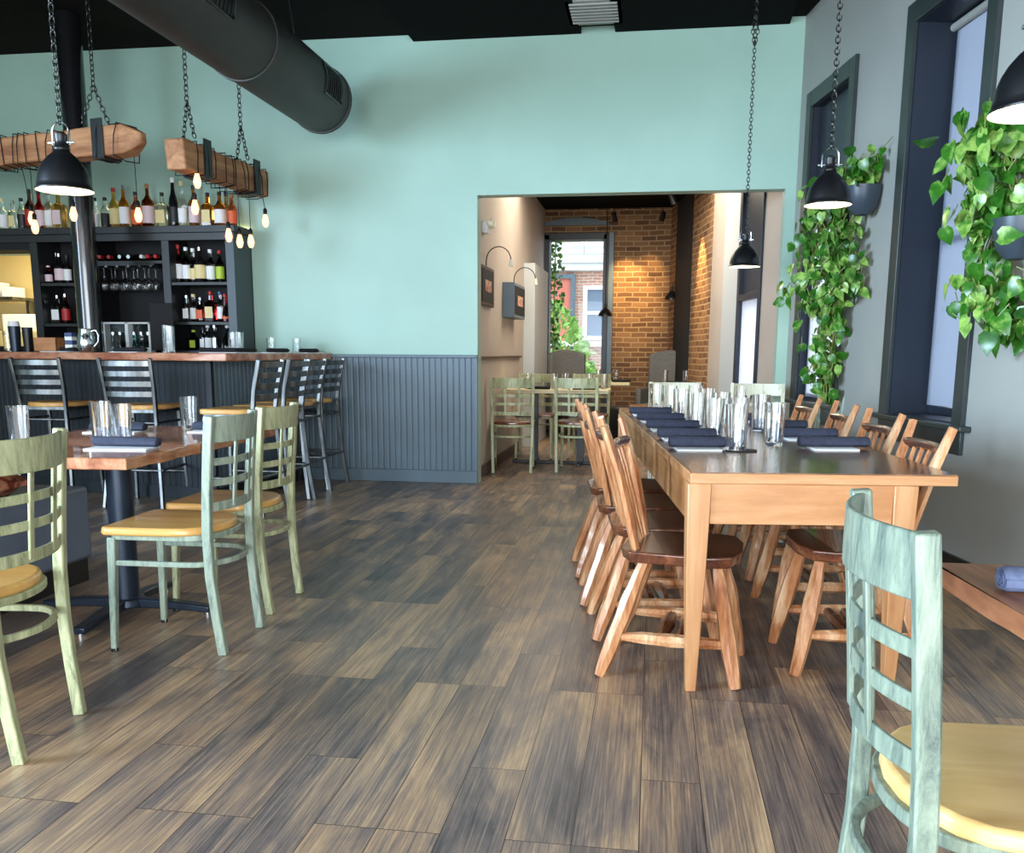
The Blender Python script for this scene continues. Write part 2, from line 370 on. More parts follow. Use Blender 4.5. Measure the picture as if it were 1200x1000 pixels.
# right wall, turned a little, with two deep windows
WIN = [(.20, 1.13, .75, 2.97, .06), (1.86, 2.84, .75, 2.99, .22)]   # casing u0,u1, sill, top, depth of the glass
bm = B()
us = 0
for u0, u1, s, t, dp in WIN:
    a, b = u0+.09, u1-.09
    box(bm, us, a, 0, .34, 0, CEIL, MW); box(bm, a, b, 0, .34, 0, s, MW); box(bm, a, b, 0, .34, t-.1, CEIL, MW); us = b
box(bm, us, 11, 0, .34, 0, CEIL, MW)
struct('wall_right', bm, 'grey_paint', 'grey wall with two tall dark framed windows', smooth=False)
bm = B(); box(bm, 0, 11, -.018, 0, 0, .11, MW); struct('baseboard_right', bm, 'satin_black', 'black baseboard', smooth=False)
bm = B(); box(bm, -.004, .008, -.004, 0, 0, CEIL, MW)
for i, (u0, u1, s, t, dp) in enumerate(WIN):
    w = bpy.data.objects.new('window_%d' % (i+1), None); C.objects.link(w); w['kind'] = 'structure'
    w['label'] = ['tall dark framed window behind the first hanging plant', 'tall dark framed window with a grey roller shade'][i]
    bm = B(); cw = .1
    box(bm, u0, u0+cw, -.025, 0, s-.02, t, MW); box(bm, u1-cw, u1, -.025, 0, s-.02, t, MW); box(bm, u0+cw, u1-cw, -.025, 0, t-.11, t, MW)
    obj('casing', bm, 'window_paint', w, .004)
    bm = B(); a, b = u0+.09, u1-.09
    box(bm, a, a+.012, 0, .33, s, t-.1, MW); box(bm, b-.012, b, 0, .33, s, t-.1, MW); box(bm, a, b, 0, .33, t-.112, t-.1, MW); box(bm, a, b, .02, .33, s-.01, s+.012, MW)
    obj('jamb', bm, 'jamb_paint', w)
    bm = B(); box(bm, u0-.06, u1+.06, -.06, 0, s-.022, s+.006, MW); obj('sill', bm, 'window_paint', w, .005)
    bm = B(); box(bm, u0, u1, -.022, 0, s-.14, s-.022, MW); obj('apron', bm, 'window_paint', w, .004)
    bm = B(); f = .045; g0, g1 = dp, dp+.03
    a2, b2 = a+.012, b-.012; zt = t-.112; zs = s+.012
    box(bm, a2, a2+f, g0, g1, zs, zt, MW); box(bm, b2-f, b2, g0, g1, zs, zt, MW); box(bm, a2+f, b2-f, g0, g1, zs, zs+f, MW); box(bm, a2+f, b2-f, g0, g1, zt-f, zt, MW)
    zm = 1.72
    box(bm, a2+f, b2-f, g0, g1, zm-.02, zm+.02, MW)
    obj('sash', bm, 'jamb_paint', w, .003)
    bm = B(); box(bm, a2+f, b2-f, g0+.012, g0+.016, zs+f, zt-f, MW); obj('pane', bm, 'pane', w, smooth=False)
    if i == 1:
        bm = B(); box(bm, a2+.02, b2-.02, g0-.014, g0-.011, zs+.05, zt-.05, MW); sh = obj('roller_shade', bm, 'shade', w, smooth=False)
        bm = B(); sweep(bm, [W(a2+.01, g0-.03, zt-.03), W(b2-.01, g0-.03, zt-.03)], .022, n=10); obj('shade_roller', bm, 'grey_paint', w)
    else:
        bm = B(); box(bm, a2+.01, b2-.01, g0-.012, g0-.008, 2.0, zt-.02, MW); obj('roller_shade', bm, 'jamb_paint', w, smooth=False)
        bm = B(); box(bm, a2+.02, b2-.02, g0-.007, g0-.004, zs+.02, 2.0, MW); obj('bright_sheet', bm, 'sky_sheet', w, smooth=False)  # added white sheet, gives the lower pane the brightness of sky

# ---- the room beyond the opening
BY = 12.6
bm = B(); box(bm, -1.64, -1.5, YW+T, 10.6, 0, 3.2); box(bm, -1.64, -1.5, 10.6, BY, 0, 3.2); box(bm, -1.5, -1.455, YW+T, YW+T+.05, 0, 3.2)
struct('wall_annex_left', bm, 'taupe_paint', 'taupe side wall of the far dining room', smooth=False)
bm = B(); beadboard(bm, (-1.5, 10.3), (-1.5, YW+T+.05), .09, 1.04); box(bm, -1.5, -1.47, YW+T, 10.3, 1.04, 1.062); box(bm, -1.5, -1.478, YW+T, 10.3, 0, .1)
struct('trim_4', bm, 'brown_paint', 'brown wainscot in the far dining room', smooth=False)
bm = B(); box(bm, -1.5, -1.37, 10.6, 11.9, 0, 2.1)
struct('trim_5', bm, 'pale_paint', 'pale half height pier on the far side wall', smooth=False, bevel=.004)
bm = B(); box(bm, -2.2, 2.0, YW+T, BY+.1, 2.98, 3.1); struct('ceiling_annex', bm, 'ceiling_dark', 'dark ceiling of the far dining room', smooth=False)
# far brick wall with a window
fw0, fw1, fz0, fz1 = -1.50, -.66, .78, 2.65
bm = B()
for x0, x1, z0, z1 in ((-1.8, fw0, 0, 3.1), (fw0, fw1, 0, fz0), (fw0, fw1, fz1, 3.1), (fw1, 1.6, 0, 3.1)):
    box(bm, x0, x1, BY, BY+.3, z0, z1)
struct('wall_annex_back', bm, 'brick', 'exposed brick wall of the far dining room', smooth=False)
w = bpy.data.objects.new('window_3', None); C.objects.link(w); w['kind'] = 'structure'; w['label'] = 'tall dark framed window of the far room looking onto the street'
bm = B(); box(bm, fw0-.02, fw0+.07, BY-.05, BY+.2, fz0, fz1); box(bm, fw1-.05, fw1+.02, BY-.05, BY+.2, fz0, fz1); box(bm, fw0, fw1, BY-.05, BY+.2, fz1-.07, fz1+.02); box(bm, fw0, fw1, BY-.05, BY+.2, fz0-.02, fz0+.04)
obj('window_frame', bm, 'jamb_paint', w, .005)
bm = B(); box(bm, fw1+.02, fw1+.09, BY-.06, BY, fz0-.7, fz1+.02); obj('casing', bm, 'slate_paint', w, .004)
bm = B(); box(bm, fw0, fw1, BY+.08, BY+.086, fz0, fz1); obj('pane', bm, 'pane', w, smooth=False)
bm = B(); prism(bm, [(x, 2.66+.20*math.sqrt(max(0, 1-((x+1.08)/.56)**2))) for x in [-1.56+i*.06 for i in range(17)]][::-1], 0, .07, Matrix.Translation((0, BY-.07, 0)) @ Matrix.Rotation(PI/2, 4, 'X') @ Matrix.Scale(-1, 4, (0, 0, 1)))
obj('arched_head', bm, 'slate_paint', w)
# right hand side of the far room, carrying on the line of the angled wall
bm = B(); box(bm, -.80, 0, 0, .3, 0, 3.0, MW); box(bm, -1.56, -.80, 0, .3, 0, .7, MW); box(bm, -1.56, -.8, 0, .3, 2.65, 3.0, MW); box(bm, -2.72, -2.1, 0, .3, 0, 3.0, MW)
struct('wall_annex_right', bm, 'taupe_paint', 'taupe wall beside the far room side window', smooth=False)
bm = B(); box(bm, -2.12, -1.56, -.02, .3, 0, 3.0, MW); struct('trim_6', bm, 'pale_paint', 'pale grey pier in the far room', smooth=False)
bm = B(); box(bm, -3.75, -2.72, 0, .3, 0, 3.0, MW); box(bm, -5.6, -4.7, 0, .3, 0, 3.0, MW); struct('wall_annex_brick', bm, 'brick_side', 'brick side wall of the far room', smooth=False)
bm = B(); box(bm, -4.70, -3.75, -.01, .3, 0, 3.0, MW); struct('trim_7', bm, 'matte_black', 'dark pilaster between the brick walls', smooth=False)
w = bpy.data.objects.new('window_4', None); C.objects.link(w); w['kind'] = 'structure'; w['label'] = 'narrow dark framed side window beyond the opening'
bm = B()
for a, b, z0, z1 in ((-1.56, -1.49, .7, 2.65), (-.86, -.8, .7, 2.65), (-1.49, -.86, 2.58, 2.65), (-1.49, -.86, .7, .76), (-1.49, -.86, 1.58, 1.64)): box(bm, a, b, -.02, .2, z0, z1, MW)
obj('window_frame', bm, 'jamb_paint', w, .003)
bm = B(); box(bm, -1.49, -.86, .02, .024, .76, 1.6, MW); obj('pane', bm, 'sky_sheet', w, smooth=False)
bm = B(); box(bm, -1.49, -.86, .02, .024, 1.6, 2.6, MW); obj('roller_shade', bm, 'jamb_paint', w, smooth=False)

# ---- kitchen seen through the hatch
bm = B(); box(bm, -7.6, -4.6, 9.0, 9.1, 0, 2.6); box(bm, -7.6, -4.6, YW+T, 9.1, 2.5, 2.6); box(bm, -4.62, -4.55, YW+T, 9.1, 0, 2.6); box(bm, -7.6, -4.6, YW+T, 9.1, 0, .02); box(bm, -7.65, -7.6, YW+T, 9.1, 0, 2.6)
struct('wall_kitchen', bm, 'kitchen', 'cream kitchen wall behind the hatch', smooth=False)
kx = -6.536
sh = tag(obj('kitchen_shelf', (lambda b: (box(b, kx-.75, kx+.08, 8.6, 8.95, 1.60, 1.63), box(b, kx-.7, kx-.66, 8.9, 9.0, 1.45, 1.6), box(b, kx, kx+.04, 8.9, 9.0, 1.45, 1.6), b)[-1])(B()), 'steel', bevel=.002), 'steel wall shelf with white boxes in the kitchen', 'shelf')
for k, (dx, w_, h_) in enumerate(((-.02, .12, .1), (-.2, .14, .15))):
    bm = B(); box(bm, kx+dx-w_/2, kx+dx+w_/2, 8.65, 8.85, 1.63, 1.63+h_)
    tag(obj('storage_box', bm, 'paper', bevel=.004), ['small white box at the right end of the kitchen shelf', 'taller white box on the kitchen shelf'][k], 'box')
bm = B(); box(bm, -7.0, -4.75, 8.35, 8.95, .9, 1.28); tag(obj('kitchen_counter', bm, 'kitchen', bevel=.01), 'cream kitchen counter seen through the hatch', 'counter')
bm = B(); box(bm, kx+.05, kx+.4, 8.45, 8.75, 1.28, 1.45); tag(obj('kitchen_container', bm, 'paper', bevel=.01), 'white container on the kitchen counter', 'container')

# ---- street seen through the far window
bm = B(); box(bm, -25, 25, 12.9, 40, -.7, -.6); struct('ground_street', bm, plain('pavement', srgb(150, 148, 144), rough=.9), smooth=False)
bld = thing('brick_building', 'pale brick building with white cornice across the street', 'building', (0, 21, 0))
bm = B(); box(bm, -9, 4, 0, 4, -.6, 8); obj('facade', bm, 'brick_out', bld, smooth=False)
zc0, zc1 = 2.896, 3.204
bm = B(); box(bm, -9, 4, -.35, 0, zc0+.15, zc1); box(bm, -9, 4, -.2, 0, zc0, zc0+.15); obj('cornice', bm, 'paper', bld, .02)
bm = B(); box(bm, -9, 4, -.06, 0, zc1, 8); obj('upper_cladding', bm, 'pale_paint', bld, smooth=False)
rx, rz0, rz1 = -1.848, 0.585, 2.726
bm = B(); box(bm, rx-2.2, rx, -.06, 0, rz0, rz1); obj('red_panel', bm, plain('red_panel', srgb(206, 116, 98), rough=.7), bld, smooth=False)
bm = B(); box(bm, rx-2.3, rx+.05, -.12, 0, rz1, rz1+.1); box(bm, rx-.05, rx+.05, -.12, 0, rz0, rz1); obj('panel_frame', bm, 'slate_paint', bld)
for x0, z0, ww, hh in ((-1.523, 1.466, .8, 1.018), (-1.533, 3.356, .6, .9), (-2.277, 3.356, .6, .9)):
    bm = B(); f = .09
    box(bm, x0-f, x0, -.1, .02, z0-f, z0+hh+f); box(bm, x0+ww, x0+ww+f, -.1, .02, z0-f, z0+hh+f); box(bm, x0, x0+ww, -.1, .02, z0-f, z0); box(bm, x0, x0+ww, -.1, .02, z0+hh, z0+hh+f); box(bm, x0, x0+ww, -.09, .02, z0+hh/2-.04, z0+hh/2+.04)
    wf = obj('window', bm, 'paper', bld, .01)
    bm = B(); box(bm, x0, x0+ww, -.03, -.02, z0, z0+hh); obj('pane', bm, plain('street_pane', srgb(96, 112, 134), rough=.6), wf, smooth=False)
bm = B(); box(bm, -9, 4, -.5, 0, 1.235, 1.347); obj('ledge', bm, 'paper', bld)
def leaf(bm, p, d, nrm, s, fold=.25):
    """heart shaped leaf: p base, d pointing direction, nrm normal"""
    d = d.normalized(); nrm = (nrm - d*nrm.dot(d)).normalized(); r = d.cross(nrm)
    mid = [(0, 0), (.35, 0), (.75, -.02), (1.08, -.14)]
    sid = [(-.10, .22), (.12, .44), (.48, .42), (.82, .18)]
    m = [bm.verts.new(p + d*s*a - nrm*s*(-b)) for a, b in mid]
    for sg in (1, -1):
        q = [bm.verts.new(p + d*s*a + r*s*w*sg + nrm*s*(w*fold - a*a*.12)) for a, w in sid]
        bm.faces.new([m[0], q[0], q[1], m[1]] if sg > 0 else [m[0], m[1], q[1], q[0]])
        bm.faces.new([m[1], q[1], q[2], m[2]] if sg > 0 else [m[1], m[2], q[2], q[1]])
        bm.faces.new([m[2], q[2], q[3], m[3]] if sg > 0 else [m[2], m[3], q[3], q[2]])
def rnd3(s=1): return Vector((random.gauss(0, s), random.gauss(0, s), random.gauss(0, s)))
bush = thing('bush', 'bright green leafy bush outside the far window', 'bush', (-1.744, 16, -.6))
bm = B()
for i in range(1500):
    d = rnd3().normalized(); c = Vector((d.x*.75*(1-.25*max(0, d.z)), d.y*.6, 1.3+d.z*1.2)); k = random.uniform(.75, 1.02); c.x *= k; c.y *= k
    leaf(bm, c, d+rnd3(.5), rnd3()+Vector((0, -.5, .8)), random.uniform(.07, .12))
obj('foliage', bm, 'bush', bush)
bm = B()
for a in range(6): sweep(bm, [(0, 0, 0), (.2*math.cos(a), .2*math.sin(a), .7), (.5*math.cos(a), .4*math.sin(a), 1.7)], [.03, .02, .008], n=6)
obj('stem', bm, 'stem', bush)
iv = thing('ivy', 'thin strand of dark ivy at the left edge of the far window', 'ivy', (fw0+.10, 12.98, .5))
bm = B()
for i in range(240):
    z_ = random.uniform(.0, 2.25); leaf(bm, Vector((random.uniform(-.08, .05+.06*(z_ > 1.2)), random.uniform(0, .12), z_)), rnd3()+Vector((.4, 0, -.6)), Vector((0, -1, .2))+rnd3(.4), random.uniform(.04, .07))
obj('foliage', bm, 'leaf', iv)
bm = B(); sweep(bm, [(0, .05, -1.1), (-.02, .06, .6), (.0, .05, 2.2)], .01, n=5); obj('stem', bm, 'stem', iv)

# ------------------------------------------------------------------ ceiling things
d = thing('air_duct', 'large black round air duct below the ceiling', 'duct', (-2.55, 7.0, 2.97))
R_ = .235
bm = B(); lathe(bm, [(R_-.01, -.02), (R_, 0)]+[(R_, z) for z in (1.2, 2.4, 3.6, 4.8, 7.5)]+[(R_-.01, 7.5), (R_-.01, .02), (R_-.01, -.02)], 40, axis=Quaternion((1, 0, 0), PI/2))
obj('duct_pipe', bm, 'duct', d)
for yk in (0, 1.35, 3.05, 4.6):
    bm = B(); lathe(bm, [(R_-.005, yk-.02), (R_+.008, yk-.018), (R_+.008, yk+.018), (R_-.005, yk+.02)], 40, axis=Quaternion((1, 0, 0), PI/2)); obj('seam_band', bm, 'duct', d)
bm = B(); lathe(bm, [(0, .3), (R_-.02, .3)], 40, axis=Quaternion((1, 0, 0), PI/2)); obj('end_plate', bm, 'satin_black', d)
for yk, ang in ((-.35, 5), (-2.1, 5)):
    bm = B()
    def onp(u, a): return Vector((R_*1.015*math.cos(a), yk-u, R_*1.015*math.sin(a)))
    a0, a1 = math.radians(-22), math.radians(28); N_ = 8
    fr = [onp(-.16, a0+(a1-a0)*k/N_) for k in range(N_+1)]+[onp(.16, a1-(a1-a0)*k/N_) for k in range(N_+1)]
    sweep(bm, fr, .008, .006, n=4, closed=True)
    for j in range(7):
        u_ = -.13+j*.043; sweep(bm, [onp(u_, a0+(a1-a0)*k/N_) for k in range(N_+1)], .006, .004, n=4)
    obj('duct_grille', bm, 'satin_black', d)
bm = B(); sweep(bm, [(0, -.45, R_), (-.05, -.45, CEIL-2.97)], .004, n=5); sweep(bm, [(0, -3.4, R_), (-.05, -3.4, CEIL-2.97)], .004, n=5); obj('hanger_wire', bm, 'chain', d)

c = thing('steel_column', 'glossy black round steel column behind the bar', 'column', (-4.407, 6.74, 0))
bm = B(); lathe(bm, [(0, 0), (.09, 0), (.09, CEIL), (0, CEIL)], 32); obj('shaft', bm, 'gloss_black', c)
bm = B(); lathe(bm, [(.09, 0), (.12, 0), (.12, .03), (.096, .05), (.09, .05)], 32); obj('base_plate', bm, 'gloss_black', c)

def PXZ(x, z, y): return (x, y, z)
def pendant(label, x, y, z, r=.113, cz=CEIL, loop=0, group=None):
    p = thing('pendant_lamp', label, 'lamp', (x, y, z))
    k = r/.122
    outer = [(.122, 0), (.122, .006), (.116, .012), (.113, .03), (.108, .06), (.098, .09), (.082, .118), (.062, .142), (.044, .158), (.033, .168), (.030, .176)]
    inner = [(.027, .172), (.04, .154), (.058, .138), (.078, .114), (.094, .086), (.104, .058), (.109, .03), (.112, .012), (.118, .002)]
    bm = B(); lathe(bm, [(a*k, b*k) for a, b in outer]+[(0, .176*k)], 36); obj('lamp_shade', bm, 'satin_black', p)
    bm = B(); lathe(bm, [(0, .17*k)]+[(a*k, b*k) for a, b in inner]+[(.122*k, 0)], 36); obj('shade_lining', bm, 'lamp_white', p)
    bm = B(); lathe(bm, [(.034*k, .172*k), (.036*k, .18*k), (.03*k, .186*k), (.026*k, .215*k), (.028*k, .22*k), (.028*k, .24*k), (.014*k, .25*k), (0, .25*k)], 24); obj('socket_cap', bm, 'satin_black', p)
    bm = B(); pts = [(-.042*k, 0, .195*k), (-.042*k, 0, .25*k)]+[(.042*k*math.cos(a), 0, .25*k+.042*k*math.sin(a)) for a in [PI*(1-i/8) for i in range(1, 8)]]+[(.042*k, 0, .25*k), (.042*k, 0, .195*k)]
    sweep(bm, pts, .004, n=6, up=(0, 1, 0)); sweep(bm, [(-.062*k, 0, .205*k), (.062*k, 0, .205*k)], .005, n=8)
    obj('yoke', bm, 'chrome', p)
    bm = B(); chain(bm, (0, 0, .285*k), (0, 0, cz-z-.02))
    if loop: 
        for q in (-.02, .02): chain(bm, (0, 0, cz-z-.15), (q, 0, cz-z-.25)); chain(bm, (q, 0, cz-z-.25), (0, 0, cz-z-.36))
    obj('chain', bm, 'chain', p)
    bm = B(); lathe(bm, [(0, cz-z), (.03, cz-z), (.03, cz-z-.012), (.008, cz-z-.03), (0, cz-z-.03)], 16); obj('ceiling_hook', bm, 'chain', p)
    bm = B(); lathe(bm, [(0, .03), (.02, .035), (.031, .06), (.028, .085), (.014, .115), (.014, .165), (0, .165)], 20); obj('light_bulb', bm, 'lamp_bulb', p)
    l = bpy.data.lights.new('pendant_light', 'POINT'); l.energy = 1.6; l.color = (1, .8, .55); l.shadow_soft_size = .03
    lo = bpy.data.objects.new('pendant_light', l); C.objects.link(lo); lo.location = (x, y, z+.02)
    return p
pendant('black dome pendant lamp above the left table, in front of the bar', *PXZ(-2.436, 1.749, 3.62), cz=2.765)
pendant('black dome pendant lamp hanging beside the first hanging plant', *PXZ(0.820, 1.818, 4.85))
pendant('small far black dome pendant lamp hanging in front of the wide opening', *PXZ(0.626, 1.718, 7.0), loop=1)
pendant('large black dome pendant lamp cut by the right edge of the photo', *PXZ(0.885, 1.665, 2.45))

# hanging beams with bulbs
def edison(parent, p, top, k=1):
    p = Vector(p)
    bm = B(); lathe(bm, [(0, -.062), (.014, -.058), (.022, -.040), (.026, -.018), (.021, .006), (.014, .03), (.012, .042), (0, .042)], 14, c=p)
    b = obj('light_bulb', bm, 'bulb', parent)
    bm = B(); lathe(bm, [(0, .036), (.015, .036), (.016, .07), (.008, .085), (0, .085)], 12, c=p); obj('bulb_socket', bm, 'satin_black', b)
    bm = B(); sweep(bm, [p+Vector((0, 0, .08)), Vector(top)], .003, n=5); obj('cord', bm, 'satin_black', parent)
def beam_light(label, p0, p1, chains, bulbs, straps, hh=.095, hw=.075, pointed=False):
    p0, p1 = Vector(p0), Vector(p1); d = (p1-p0); L = d.length; ang = math.atan2(d.y, d.x)
    t = thing('beam_light', label, 'light fixture', p0, ang)
    bm = B(); n = 16; pts = []
    for i in range(n+1):
        f = i/n; pts.append((L*f, random.uniform(-.004, .004), random.uniform(-.005, .005)))
    rx = [hw*random.uniform(.94, 1.04) for _ in pts]; ry = [hh*random.uniform(.94, 1.04) for _ in pts]
    if pointed: pts += [(L+.12, 0, .01)]; rx += [hw*.35]; ry += [hh*.35]
    sweep(bm, pts, rx, ry, n=4, up=(0, 0, 1)); obj('beam', bm, 'beam_wood', t, .012)
    for i in range(int(L/.075)):
        x = .06+i*.075+random.uniform(-.03, .03)
        if random.random() < .25: continue
        bm = B()
        g = random.uniform(.008, .03); dx = random.uniform(-.05, .05)
        loop = [(x, -hw-g, -hh-g*.3), (x+dx*.3, -hw-g, hh*.2), (x+dx*.5, -hw-.006, hh+.008), (x+dx, hw+.006, hh+.008), (x+dx, hw+g, 0), (x+dx*.6, hw+g, -hh-g), (x+dx*.3, 0, -hh-g*1.2)]
        sweep(bm, loop, .004, n=5, closed=True, up=(1, 0, 0)); obj('wrapped_cable', bm, 'satin_black', t)
    for x in straps:
        bm = B()
        for s in (-1, 1): box(bm, x-.05, x+.05, s*(hw+.004)-.004, s*(hw+.004)+.004, -hh-.015, hh+.05)
        box(bm, x-.05, x+.05, -hw-.004, hw+.004, -hh-.02, -hh-.012)
        obj('strap_plate', bm, 'charcoal', t, .002)
    for x in chains:
        bm = B(); top = CEIL-p0.z
        chain(bm, (x, 0, hh+.28), (x, 0, top), .045, .014, .0035)
        for s in (-1, 1): chain(bm, (x, 0, hh+.28), (x+s*.05, s*hw, hh+.03), .045, .014, .0035)
        obj('chain', bm, 'chain', t)
    inv = Matrix.Rotation(-ang, 4, 'Z') @ Matrix.Translation(-p0)
    for b in bulbs:
        q = inv @ Vector(b); edison(t, q, (min(max(q.x, .02), L-.02), max(-hw*.9, min(hw*.9, q.y)), -hh+.02))
    return t
def bp(x, z, y): return (x, y, z)
beam_light('reclaimed wood beam light hung on chains at the left, above the front of the bar', (-5.6, 6.50, 2.50), (-3.56, 6.05, 2.455), (1.80, .3), [bp(-4.499, 1.996, 6.3), bp(-4.592, 2.071, 6.4), bp(-4.119, 2.065, 6.2), bp(-3.564, 2.035, 6.1)], (1.88,), pointed=True)
beam_light('reclaimed wood beam light hung on chains over the right end of the bar', (-3.215, 6.0, 2.40), (-3.13, 7.18, 2.40), (.18, .90), [bp(-3.141, 2.260, 6.15), bp(-3.193, 2.095, 6.2), bp(-3.168, 1.961, 6.65), bp(-3.129, 1.929, 6.75), bp(-3.108, 1.946, 6.9), bp(-3.112, 2.139, 7.2)], (.28, .98))

# ------------------------------------------------------------------ back bar
bb = thing('back_bar_cabinet', 'black open back bar cabinet with shelves of bottles', 'cabinet', (0, 0, 0))
ys0, ys1 = 7.2, 7.53
X = {'l': -7.1, 'a': -5.2, 'c': -4.621, 'c0': -4.692, 'd': -4.024, 'e': -3.956, 'f': -3.392-.075, 'g': -3.392}
bm = B(); box(bm, X['l'], X['g']+.02, ys0-.02, ys1, 2.045, 2.10); box(bm, X['l'], X['g']+.01, ys0-.005, ys0+.02, 1.985, 2.045); obj('top_shelf', bm, 'charcoal', bb, .003)
for a, b in ((X['a']-.01, X['a']+.06), (X['c0'], X['c']), (X['d'], X['e']), (X['f'], X['g'])):
    bm = B(); box(bm, a, b, ys0, ys1, 0, 2.05); obj('upright', bm, 'slate_dark' if b == X['g'] else 'charcoal', bb, .003)
bm = B(); box(bm, X['a'], X['g'], ys1-.015, ys1, 0, 2.05); box(bm, X['l'], X['a'], ys1-.015, ys1, 0, 1.13); box(bm, X['l'], X['a'], ys1-.3, ys1, 1.93, 2.045); obj('back_panel', bm, 'matte_black', bb)
for a, b, z in ((X['e'], X['f'], 1.655), (X['e'], X['f'], 1.335), (X['e'], X['f'], 1.10), (X['c'], X['d'], 1.83), (X['a']+.06, X['c0'], 1.655), (X['a']+.06, X['c0'], 1.32), (X['l'], X['d'], 1.0)):
    bm = B(); box(bm, a, b, ys0+.01, ys1-.015, z-.025, z); obj('shelf', bm, 'charcoal', bb, .002)
bm = B(); box(bm, X['l'], X['g'], ys1-.01, ys1+.005, 2.1, 2.112); obj('led_strip', bm, 'led', bb, smooth=False)
for lx in (-5.2, -4.4, -3.7):
    pass

GL = {'amber': glassmat('amber_glass', srgb(206, 120, 40)), 'clear': M['glass'], 'green': glassmat('green_glass', srgb(40, 86, 40)), 'dark': plain('dark_glass', srgb(18, 16, 18), rough=.08),
      'gold': glassmat('gold_liquor', srgb(226, 176, 84)), 'red': glassmat('red_glass', srgb(178, 30, 30)), 'rose': glassmat('rose_glass', srgb(214, 120, 90)), 'aqua': glassmat('aqua_glass', srgb(120, 220, 220)), 'brown': glassmat('brown_glass', srgb(120, 56, 22))}
LB = {'white': M['paper'], 'cream': plain('cream_label', srgb(226, 208, 150), rough=.6), 'black': plain('black_label', srgb(24, 24, 26), rough=.5), 'lime': plain('lime_label', srgb(176, 200, 60), rough=.5), 'red': plain('red_label', srgb(176, 34, 36), rough=.5), 'blue': plain('blue_label', srgb(60, 80, 120), rough=.5), 'orange': plain('orange_label', srgb(222, 96, 46), rough=.5), 'silver': M['chrome'], 'pink': plain('pink_label', srgb(220, 196, 200), rough=.5), 'wood': M['box_wood']}
def bottle(label, x, y, z, h, r, glass, lab, cap, shape='round', name='liquor_bottle', group=None):
    t = thing(name, label, 'bottle', (x, y, z), random.uniform(-.3, .3) if shape == 'round' else 0, group)
    bm = B(); n = 16 if shape == 'round' else 4
    nk = .30 if shape != 'squat' else .22
    rn = .013
    if shape == 'round': pr = [(0, 0), (r*.92, 0), (r, .008), (r, h*.56), (r*.92, h*.62), (r*.55, h*.68), (rn*1.15, h*(1-nk)+.02), (rn, h*.95), (rn, h*.955), (0, h*.955)]
    elif shape == 'tall': pr = [(0, 0), (r*.92, 0), (r, .008), (r, h*.5), (r*.8, h*.60), (r*.5, h*.70), (rn*1.1, h*.80), (rn, h*.95), (0, h*.955)]; n = 16
    elif shape == 'cone': pr = [(0, 0), (r*.95, 0), (r, .01), (r*.85, h*.3), (r*.5, h*.55), (rn*1.2, h*.7), (rn, h*.93), (0, h*.935)]; n = 16
    else: pr = [(0, 0), (r*1.2, 0), (r*1.25, .008), (r*1.25, h*.58), (r*1.1, h*.64), (rn*1.6, h*.70), (rn*1.4, h*.9), (0, h*.9)]
    if n == 4:
        vs = len(bm.verts); lathe(bm, pr, 4); bmesh.ops.rotate(bm, verts=bm.verts, matrix=Matrix.Rotation(PI/4, 3, 'Z'))
        obj('glass_body', bm, GL[glass], t, .006)
        bm = B(); q = r*.885; box(bm, -q*.8, q*.8, -q-.0015, -q-.0005, h*.14, h*.5); obj('paper_label', bm, LB[lab], t)
    else:
        lathe(bm, pr, n); obj('glass_body', bm, GL[glass], t)
        if lab:
            k = {'cone': .2, 'tall': .42}.get(shape, .5); f = 1 if shape != 'cone' else .96
            bm = B(); lathe(bm, [(r*f+.0012, h*.12), (r*f+.0012, h*k)], 16); obj('paper_label', bm, LB[lab], t)
    bm = B(); lathe(bm, [(0, h*.90), (rn*1.25, h*.90), (rn*1.25, h), (0, h)], 12); obj('bottle_cap', bm, LB[cap], t)
    return t
